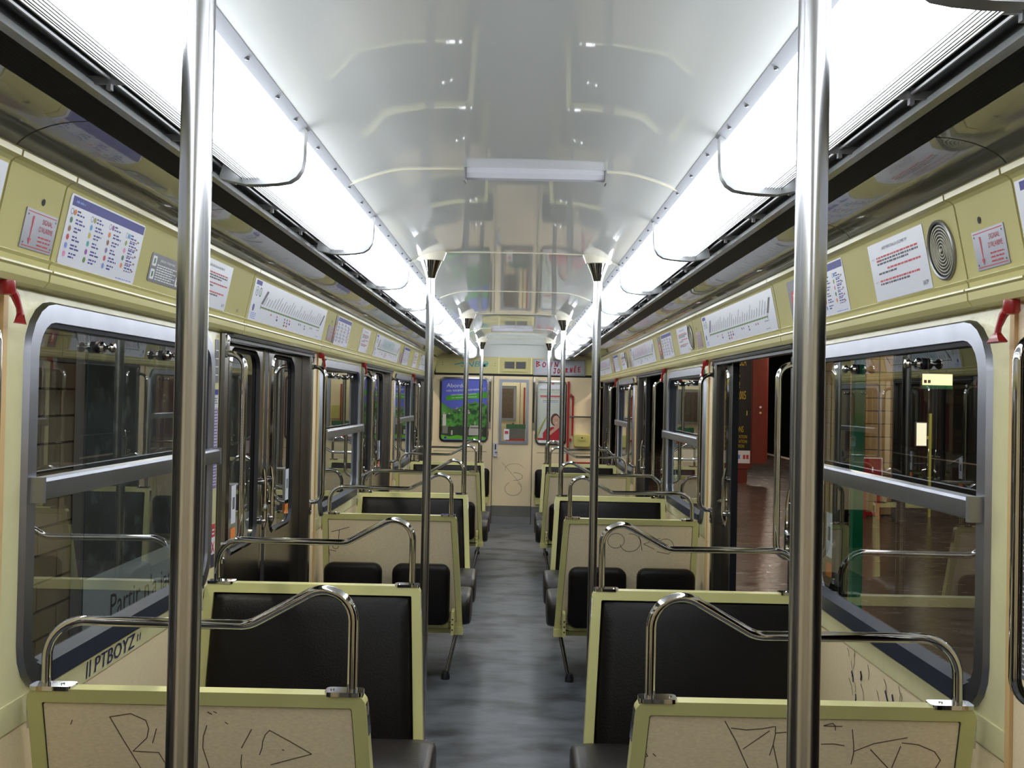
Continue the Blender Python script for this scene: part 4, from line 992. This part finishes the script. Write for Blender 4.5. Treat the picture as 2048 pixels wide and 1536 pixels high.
sh.poly([(x0 + 0.01, z0 + 0.01), (x1 - 0.01, z0 + 0.01), (x1, 1.12), (-0.45, 1.145), (-0.60, 1.125), (-0.75, 1.15), (-0.85, 1.13), (x0, 1.15)], 'lawn', 0.0036); sh.disc(-0.905, 1.115, 0.016, 'blue', 0.004)
sh.text('Abordez', -0.90, 1.775, 0.052, 'white', width=0.28, l=0.003); sh.text('vos vacances autrement !', -0.905, 1.715, 0.036, 'white', width=0.515, l=0.003, rot=0.06)
sh.poly([(-0.90, 1.66), (-0.905, 1.60), (x1 + 0.01, 1.645), (x1 + 0.005, 1.725)], 'banner', 0.0026)
sh.text('votre bateau sans permis', -0.84, 1.668, 0.02, 'white', width=0.33, l=0.0032, rot=0.06); sh.text('sur www.france-passion.fr', -0.83, 1.63, 0.02, 'white', width=0.33, l=0.0032, rot=0.06)
b.build('print', root, smooth=False)
for z in (1.18, 1.72):
    h = MB(); h.m('chrome').box(-0.352, -0.335, -0.024, -0.001, z - 0.03, z + 0.03); h.build('hinge', root)
root, b, sh, a2 = poster_frame(0.275, 0.68, 1.045, 1.89, 'white poster of a woman in a red shirt in a rounded steel frame')
sh.slab(a2, 'pale', 0.001)
sh.poly([(0.31, 1.80), (0.36, 1.836), (0.65, 1.836), (0.65, 1.78), (0.31, 1.78)], 'white', 0.0014)
sh.poly([(0.475, 1.85), (0.50, 1.855), (0.52, 1.85), (0.49, 1.835)], 'redbar', 0.002); sh.text('PROFITEZ DE VOTRE', 0.48, 1.755, 0.022, 'stone', width=0.30, align='c'); sh.words(0.33, 1.73, 0.28, 0.01, 'house'); sh.text('RENDEZ-VOUS', 0.48, 1.655, 0.026, 'redink', width=0.28, align='c'); sh.rect(0.33, 1.675, 0.29, 0.016, 'redink', 0.0014)
sh.words(0.37, 1.62, 0.2, 0.008, 'stone'); sh.words(0.37, 1.60, 0.2, 0.008, 'lblue')
for q in range(6): sh.line([(0.30, 1.12 + q * 0.02), (0.36 + 0.02 * q, 1.28 + 0.04 * q)], 0.006, 'lemon', 0.0014)
sh.poly(ell(0.535, 1.375, 0.062, 0.085), 'hair', 0.0018); sh.poly(ell(0.545, 1.365, 0.046, 0.066), 'skin', 0.0022); sh.poly([(0.52, 1.25), (0.585, 1.25), (0.575, 1.33), (0.53, 1.33)], 'skin', 0.002)
sh.disc(0.53, 1.378, 0.005, 'hair', 0.0026, 8); sh.disc(0.562, 1.378, 0.005, 'hair', 0.0026, 8); sh.poly([(0.53, 1.338), (0.562, 1.342), (0.55, 1.328)], 'white', 0.0026); sh.line([(0.548, 1.372), (0.552, 1.355)], 0.003, 'brown', 0.0026)
sh.poly([(0.375, 1.10), (0.655, 1.10), (0.655, 1.26), (0.60, 1.285), (0.555, 1.24), (0.51, 1.285), (0.42, 1.26), (0.375, 1.20)], 'shirt', 0.002); sh.poly([(0.44, 1.20), (0.475, 1.175), (0.60, 1.285), (0.585, 1.31), (0.565, 1.30)], 'skin', 0.0026); sh.poly([(0.56, 1.29), (0.60, 1.28), (0.605, 1.33), (0.58, 1.345)], 'skin', 0.003)
sh.rect(0.305, 1.105, 0.35, 0.028, 'redbar', 0.003); sh.rect(0.31, 1.075, 0.34, 0.03, 'white', 0.0026)
b.build('print', root, smooth=False)
for z in (1.15, 1.72):
    h = MB(); h.m('chrome').box(0.268, 0.28, -0.024, -0.001, z - 0.03, z + 0.03); h.build('hinge', root)

fp = tag(empty('advert_holder', (0, EY - 0.006, 0)), 'silver framed white panel with red handwriting BONNE JOURNÉE on it', 'advert frame')
b = MB(); b.m('alu_dull'); o_ = rr_rect(0.235, 0.915, 1.955, 2.170, 6); i_ = rr_rect(0.252, 0.898, 1.972, 2.150, 6)
b.loft([[(u, -0.0005, v) for u, v in o_], [(u, -0.016, v) for u, v in o_], [(u, -0.016, v) for u, v in i_], [(u, -0.004, v) for u, v in i_]]); b.build('frame', fp)
b = MB(); sh = Sheet(b, (0, -0.003, 0), (1, 0, 0), (0, 0, 1)); sh.slab([(0.252, 1.972), (0.898, 1.972), (0.898, 2.15), (0.252, 2.15)], 'silverplate', 0.001)
glyph = {'B': [[(0, 0), (0, 1), (0.6, 0.85), (0.1, 0.55), (0.7, 0.3), (0, 0)]], 'O': [[(0.1, 0), (0, 0.5), (0.3, 0.9), (0.7, 0.5), (0.4, 0), (0.1, 0)]], 'N': [[(0, 0), (0.1, 0.9), (0.5, 0.05), (0.7, 0.9)]], 'E': [[(0.6, 1), (0, 0.9), (0, 0), (0.6, 0.05)], [(0, 0.5), (0.5, 0.5)]],
         'J': [[(0.1, 1), (0.8, 1)], [(0.5, 1), (0.5, 0.1), (0.2, 0), (0, 0.25)]], 'U': [[(0, 0.9), (0.05, 0.1), (0.4, 0), (0.6, 0.9)]], 'R': [[(0, 0), (0, 0.9), (0.5, 0.75), (0.1, 0.45), (0.6, 0)]], 'É': [[(0.6, 0.9), (0, 0.85), (0, 0), (0.6, 0.05)], [(0, 0.45), (0.5, 0.45)], [(0.2, 1.1), (0.5, 1.35)]]}
def hand(sh, word, u, v, h_, step, m_, rise=0.0):
    for i, c in enumerate(word):
        for st_ in glyph.get(c, []): sh.line([(u + i * step + a * step * 0.78, v + i * rise + z * h_) for a, z in st_], 0.013, m_, 0.002)
hand(sh, 'BONNE', 0.275, 2.068, 0.068, 0.080, 'redink'); hand(sh, 'JOURNÉE', 0.50, 1.985, 0.062, 0.054, 'redink', 0.004)
b.build('print', fp, smooth=False)

ld = tag(empty('ladder', (0, EY, 0)), 'red metal ladder fixed upright on the end wall', 'ladder')
for x, z0, z1 in ((0.70, 0.80, 1.88), (1.035, 1.05, 1.70)):
    b = MB(); b.m('ladder').box(x - 0.014, x + 0.014, -0.055, -0.025, z0, z1); b.build('side_rail', ld)
for z in (0.82, 1.42):
    b = MB(); b.m('ladder' if z != 1.42 else 'poststeel').tube([(0.70, -0.04, z), (1.035, -0.04, z)], 0.011, 10); b.build('rung', ld)
for x, z in ((0.735, 1.12), (0.735, 1.70), (1.035, 1.68)):
    b = MB(); b.m('ladder').lathe([(0.016, -0.06), (0.016, 0.0)], 'y', (x, 0, z), 12); b.build('clamp', ld)
for x, z in ((0.76, 1.52), (1.035, 1.50)):
    b = MB(); b.m('ladder').box(x - 0.012, x + 0.012, -0.03, 0, z - 0.35, z + 0.17); b.build('side_rail', ld)
yb = tag(empty('yellow_box', (0.885, EY, 1.11)), 'pale yellow plastic box with rounded corners beside the red ladder', 'box')
b = MB(); b.m('box_yellow'); l0, l1 = rr(-0.112, 0.112, -0.085, 0.085, 0.03, 4), rr(-0.10, 0.10, -0.075, 0.075, 0.026, 4)
b.loft([[(u, -0.001, v) for u, v in l0], [(u, -0.06, v) for u, v in l0], [(u, -0.075, v) for u, v in l1]], cap0=True, cap1=True); b.build('body', yb)
b = MB(); b.m('box_yellow'); l0 = rr(-0.04, 0.04, 0.005, 0.06, 0.01, 3); b.loft([[(u, -0.075, v) for u, v in l0], [(u, -0.088, v) for u, v in l0]], cap0=True, cap1=True); b.build('catch', yb)
b = MB(); b.m('black').lathe([(0.010, 0), (0.008, -0.006)], 'y', (0, -0.088, 0.038), 10); b.build('lock', yb)

for s, x in ((-1, -0.325), (1, 0.250)):
    root = tag(empty('holding_rail', (x, EY, 0)), 'slim upright rail on the %s side of the connecting door' % ('landscape poster' if s < 0 else 'red shirt poster'), 'rail', 'slim rails beside the connecting door')
    b = MB(); b.m('poststeel').tube([(0, -0.03, 1.30), (0, -0.03, 1.87)], 0.011, 10); b.build('tube', root)
    for z in (1.30, 1.88):
        b = MB(); b.m('chrome').box(-0.014, 0.014, -0.042, -0.001, z - 0.05 if z < 1.5 else z - 0.02, z + 0.03 if z < 1.5 else z + 0.035); b.build('bracket', root)
# folding seats on the end wall
for s in (-1, 1):
    for i, (xa_, xb_) in enumerate(((-0.660, -0.315), (-1.06, -0.715))):
        root = tag(empty('folding_seat', (0, EY, 0)), 'folded dark leather seat on the end wall, %s, %s side' % ('beside the connecting door' if i == 0 else 'in the corner', SIDE[s]), 'folding seat', 'folding seats on the end wall')
        if s > 0: xa_, xb_ = -xb_ - 0.035, -xa_ - 0.035
        b = MB(); b.m('leather'); loops = []
        for yy, ins in ((-0.012, 0.012), (-0.02, 0.002), (-0.06, 0.0), (-0.085, 0.008), (-0.095, 0.022)):
            l = rr(xa_ + ins, xb_ - ins, 0.355 + ins, 0.725 - ins, 0.05, 5); loops.append([(u, yy, v) for u, v in l])
        b.loft(loops, cap0=True, cap1=True); b.build('seat_pad', root, angle=60)
        b = MB(); b.m('olive').box(xa_ + 0.01, xb_ - 0.01, -0.06, -0.001, 0.27, 0.352); e = xb_ if s < 0 else xa_; b.box(e - 0.008, e + 0.008, -0.05, -0.001, 0.31, 0.46); b.build('hinge', root)

# ================================================================== OUTSIDE, CLOSED-DOOR SIDE
wo = tag(empty('wall_outer'), 'tiled station wall close outside the closed-door windows', 'wall', kind='structure')
b = MB(); b.m('grout').box(-2.16, -2.115, -1.0, 26.0, -1.1, 3.0); b.build('wall_backing', wo)
tile = None; rnd = random.Random(3)
for r in range(19):
    for c in range(11):
        y = 3.40 + c * 0.40 + (0.2 if r % 2 else 0); z = -0.35 + r * 0.125
        if y > 4.90 and z < 1.9: continue
        if tile is None:
            b = MB(); b.m('tile2'); b.loft([[(-2.115, 0.003, 0.003), (-2.115, 0.397, 0.003), (-2.115, 0.397, 0.122), (-2.115, 0.003, 0.122)], [(-2.100, 0.006, 0.006), (-2.100, 0.394, 0.006), (-2.100, 0.394, 0.119), (-2.100, 0.006, 0.119)]], cap0=True, cap1=True)
            tile = b.build('tile', wo, (0, y, z))
        else:
            o = tile.copy(); COL.objects.link(o); o.location = (rnd.uniform(-0.002, 0.002), y, z)
bb = tag(empty('billboard', (-2.045, 4.97, 0.0)), 'large dark rock billboard with pale lettered strip outside the nearest closed-door window', 'billboard')
b = MB(); b.m('sheet_grey').box(-0.05, -0.006, -0.03, 4.03, 0.20, 2.12); b.build('backing', bb)
b = MB(); sh = Sheet(b, (-0.006, 0, 0.23), (0, 1, 0), (0, 0, 1)); sh.slab([(0, 0), (4.0, 0), (4.0, 1.86), (0, 1.86)], 'rocky', 0.004); sh.rect(0, 0, 4.0, 0.50, 'pale_sign', 0.0055)
sh.text("Partir n'a jamais", 0.34, 0.245, 0.125, 'ink', width=1.20, l=0.007); sh.text('fait autant de bien', 1.75, 0.245, 0.125, 'ink', width=1.35, l=0.007); b.build('print', bb, smooth=False)

# ================================================================== OUTSIDE, PLATFORM SIDE
b = MB(); b.m('platform').box(1.27, 8.35, -6, 45, -0.25, -0.06); tag(b.build('platform'), 'dark brown glossy station platform outside the open doors', 'platform', kind='structure')
b = MB(); b.m('kerb').box(8.35, 8.62, -6, 45, -0.25, -0.055); tag(b.build('platform_edge'), 'pale edge strip on the far side of the platform', 'platform edge', kind='structure')
b = MB(); b.m('tunnel').box(8.62, 13.6, -6, 45, -1.3, -1.25); b.box(16.5, 16.6, -6, 60, -1.3, 5); b.box(-6, 16.6, 45, 45.1, -1.3, 5); b.box(1.3, 16.6, -6.1, -6, -1.3, 5); b.box(1.3, 16.6, -6, 45, 4.9, 5.0); b.box(13.6, 16.5, -6, 45, -1.3, -0.06)
tag(b.build('station_vault'), 'dark station hall beyond the platform', 'station hall', kind='structure')
b = MB(); b.m('kerb').box(13.6, 13.8, -6, 45, -0.06, -0.04); tag(b.build('opposite_edge'), 'pale edge of the opposite platform', 'platform edge', kind='structure')
# tiled block on the platform
tb = tag(empty('tiled_kiosk', (4.76, 16.0, -0.06)), 'beige tiled block standing on the platform behind the green post', 'kiosk')
b = MB(); b.m('grout').box(0.0, 1.10, 0.0, 0.7, 0.0, 3.6); b.build('core', tb)
tile = None
for r in range(17):
    for c in range(5):
        if tile is None:
            b = MB(); b.m('tile'); b.loft([[(0.005, 0, 0.005), (0.21, 0, 0.005), (0.21, 0, 0.195), (0.005, 0, 0.195)], [(0.010, -0.015, 0.010), (0.195, -0.015, 0.010), (0.195, -0.015, 0.190), (0.010, -0.015, 0.190)]], cap0=True, cap1=True); tile = b.build('tile', tb, (0.02, 0, 0.02))
        else:
            o = tile.copy(); COL.objects.link(o); o.location = (0.02 + c * 0.213, random.uniform(-0.003, 0.003), 0.02 + r * 0.2)
gp = tag(empty('green_post', (2.60, 7.80, -0.06)), 'green enamel post on the platform outside the nearest window', 'post')
b = MB(); b.m('greenpost').box(-0.038, 0.038, -0.038, 0.038, 0.02, 3.2); b.build('shaft', gp); b = MB(); b.m('screw').box(-0.08, 0.08, -0.08, 0.08, 0.0, 0.02); b.build('base_plate', gp)
# advertising column seen through the nearest open doorway
ac = tag(empty('advert_board', (4.82, 22.0, -0.06)), 'terracotta framed black poster board with yellow lettering beyond the nearest open doorway', 'poster board')
b = MB(); b.m('terracotta').loft([[(0.22, -0.03, 0.42), (0.50, -0.03, 0.42), (0.56, 0.01, 0.52), (0.56, 0.30, 0.52), (0.22, 0.30, 0.42)], [(0.22, -0.03, 3.1), (0.50, -0.03, 3.1), (0.56, 0.01, 3.1), (0.56, 0.30, 3.1), (0.22, 0.30, 3.1)]], cap0=True, cap1=True)
b.box(-1.6, 0.22, 0.0, 0.30, 0.30, 3.1); b.build('frame', ac)
b = MB(); b.m('terracotta').box(-1.3, 0.14, 0.02, 0.24, 0.0, 0.42); b.build('foot', ac)
b = MB(); sh = Sheet(b, (0.20, -0.002, 0.42), (1, 0, 0), (0, 0, 1)); sh.slab([(-1.7, 0), (0, 0), (0, 2.62), (-1.7, 2.62)], 'poster_black', 0.006)
sh.rect(-1.7, 0.0, 1.69, 0.27, 'white', 0.008)
for u, c in ((-0.36, 'redink'), (-0.27, 'lblue'), (-0.16, 'redink'), (-0.09, 'redink')): sh.rect(u, 0.09, 0.05, 0.09, c, 0.0095)
for v, h_, tx, r_ in ((2.34, 0.19, 'PATRICK, VOTRE ENTRÉE À', -0.0), (2.08, 0.19, 'LE SALON DE SHEILA', -0.10), (1.83, 0.19, 'DAVE, MOOR', -0.23), (1.60, 0.14, 'LES SURPRISES !', -0.23), (1.36, 0.18, 'ARRIVÉ LE 18 JUIN 2005', -0.10), (0.66, 0.13, 'TOUTES ASSOCIATIONS', -0.14)):
    sh.text(tx, r_ - 0.02, v, h_, 'poster_yellow', width=len(tx) * 0.043, l=0.009, align='r')
for r in range(3): sh.text('RENSEIGNEMENTS ET RÉSERVATIONS EN STATION', -0.08 - 0.06 * (r == 2), 0.53 - r * 0.10, 0.07, 'poster_yellow', width=1.30, l=0.009, align='r')
sh.poly(ell(-0.42, 1.12, 0.07, 0.18), 'dgreen', 0.009); sh.poly(ell(-0.42, 1.18, 0.045, 0.08), 'white', 0.0105); sh.poly([(-0.48, 0.95), (-0.36, 0.95), (-0.35, 1.08), (-0.48, 1.08)], 'white', 0.0105); sh.rect(-0.10, 1.02, 0.02, 0.1, 'lemon', 0.009)
b.build('print', ac, smooth=False)
b = MB(); b.m('white').lathe([(0.025, -0.04), (0.025, -0.03)], 'y', (0.39, 0, 1.62), 10); b.build('lock', ac); b = MB(); b.m('olive').lathe([(0.025, -0.04), (0.025, -0.03)], 'y', (0.39, 0, 1.50), 10); b.build('lock', ac)
# lit exit sign, red board, mirror
sg = tag(empty('lit_sign', (6.30, 16.0, 1.93)), 'glowing yellow direction sign with a green stripe hanging over the platform', 'sign')
b = MB(); b.m('sheet_grey').box(-0.01, 0.47, 0.005, 0.08, -0.01, 0.23); b.build('case', sg)
b = MB(); b.m('signlight').box(0, 0.46, -0.004, 0.004, 0.05, 0.22); b.m('dgreen').box(0, 0.46, -0.004, 0.004, 0.0, 0.05); sh = Sheet(b, (0, -0.0045, 0), (1, 0, 0), (0, 0, 1))
for u in (0.02, 0.08): sh.rect(u, 0.08, 0.045, 0.05, 'ink', 0.001)
b.build('face', sg); b = MB(); b.m('screw').tube([(0.1, 0.04, 0.23), (0.1, 0.04, 2.8)], 0.012, 8); b.tube([(0.38, 0.04, 0.23), (0.38, 0.04, 2.8)], 0.012, 8); b.build('hanger', sg)
rb = tag(empty('red_board', (5.42, 15.6, -0.06)), 'red notice board with a white border on a stand by the tiled block', 'notice board')
b = MB(); b.m('white').box(-0.18, 0.14, 0.0, 0.02, 0.60, 0.92); b.build('border', rb); b = MB(); b.m('red').box(-0.165, 0.125, -0.004, 0.0, 0.615, 0.905); b.m('white').box(-0.02, 0.0, -0.006, -0.004, 0.70, 0.78); b.build('face', rb)
b = MB(); b.m('red').box(-0.16, -0.10, 0.0, 0.03, 0.0, 0.6); b.box(0.06, 0.12, 0.0, 0.03, 0.0, 0.6); b.box(-0.1, 0.06, 0.0, 0.03, 0.05, 0.1); b.build('stand', rb)
mr = tag(empty('lit_cabinet', (6.22, 16.0, -0.06)), 'bright narrow cabinet on a slim mast across the platform', 'cabinet')
b = MB(); b.m('mirrorlit').box(0.0, 0.15, -0.01, 0.0, 1.10, 1.45); b.build('face', mr); b = MB(); b.m('sheet_grey').box(-0.012, 0.162, 0.0, 0.05, 1.085, 1.465); b.build('case', mr)  # mirror face; its brightness is put into an emitting colour
b = MB(); b.m('lemon').box(0.19, 0.225, -0.02, 0.02, 0.0, 1.6); b.m('lemon').box(0.15, 0.2, -0.01, 0.02, 1.2, 1.25); b.build('mast', mr)
# unseen tubes added to light the platform and its board
for i, (x, y) in enumerate(((7.2, 6.0), (7.2, 14.0), (7.2, 22.0), (7.2, 30.0), (3.6, 12.0), (3.6, 18.0))):
    root = tag(empty('station_light', (x, y, 3.9)), 'fluorescent tube lighting the platform, %s in its row' % ORD[i], 'station light', 'fluorescent tubes over the platform')
    b = MB(); b.m('stlamp').tube([(0, -0.75, -0.03), (0, 0.75, -0.03)], 0.02, 8); b.build('tube', root); b = MB(); b.m('alu_dull').box(-0.06, 0.06, -0.8, 0.8, 0.0, 0.05); b.build('fitting', root)

for i, y in enumerate((3.2, 6.0, 8.8, 11.6)):  # unseen tubes added to brighten the wall outside the closed doors
    root = tag(empty('tunnel_light', (-1.95, y, 2.9)), 'fluorescent tube high on the tiled station wall, %s in its row' % ORD[i], 'station light', 'tubes along the tiled station wall')
    b = MB(); b.m('stlamp_wall').tube([(0, -0.6, 0.0), (0, 0.6, 0.0)], 0.02, 8); b.build('tube', root); b = MB(); b.m('alu_dull').box(-0.14, -0.03, -0.65, 0.65, -0.03, 0.05); b.build('fitting', root)

nl = tag(empty('next_car_light', (0, 14.0, 2.25)), 'lamp of the next car above its end door', 'light')  # unseen lamp added in the gap to brighten the next car
b = MB(); b.m('lens').box(-0.5, 0.5, -0.1, 0.1, 0, 0.03); b.build('tube_cover', nl); b = MB(); b.m('rim').box(-0.52, 0.52, -0.12, 0.12, 0.03, 0.06); b.build('fitting', nl)
for o in COL.objects:
    if o.parent is None and 'label' in o and len(o['label'].split()) > 16: print('LONG', len(o['label'].split()), o.name, o['label'])
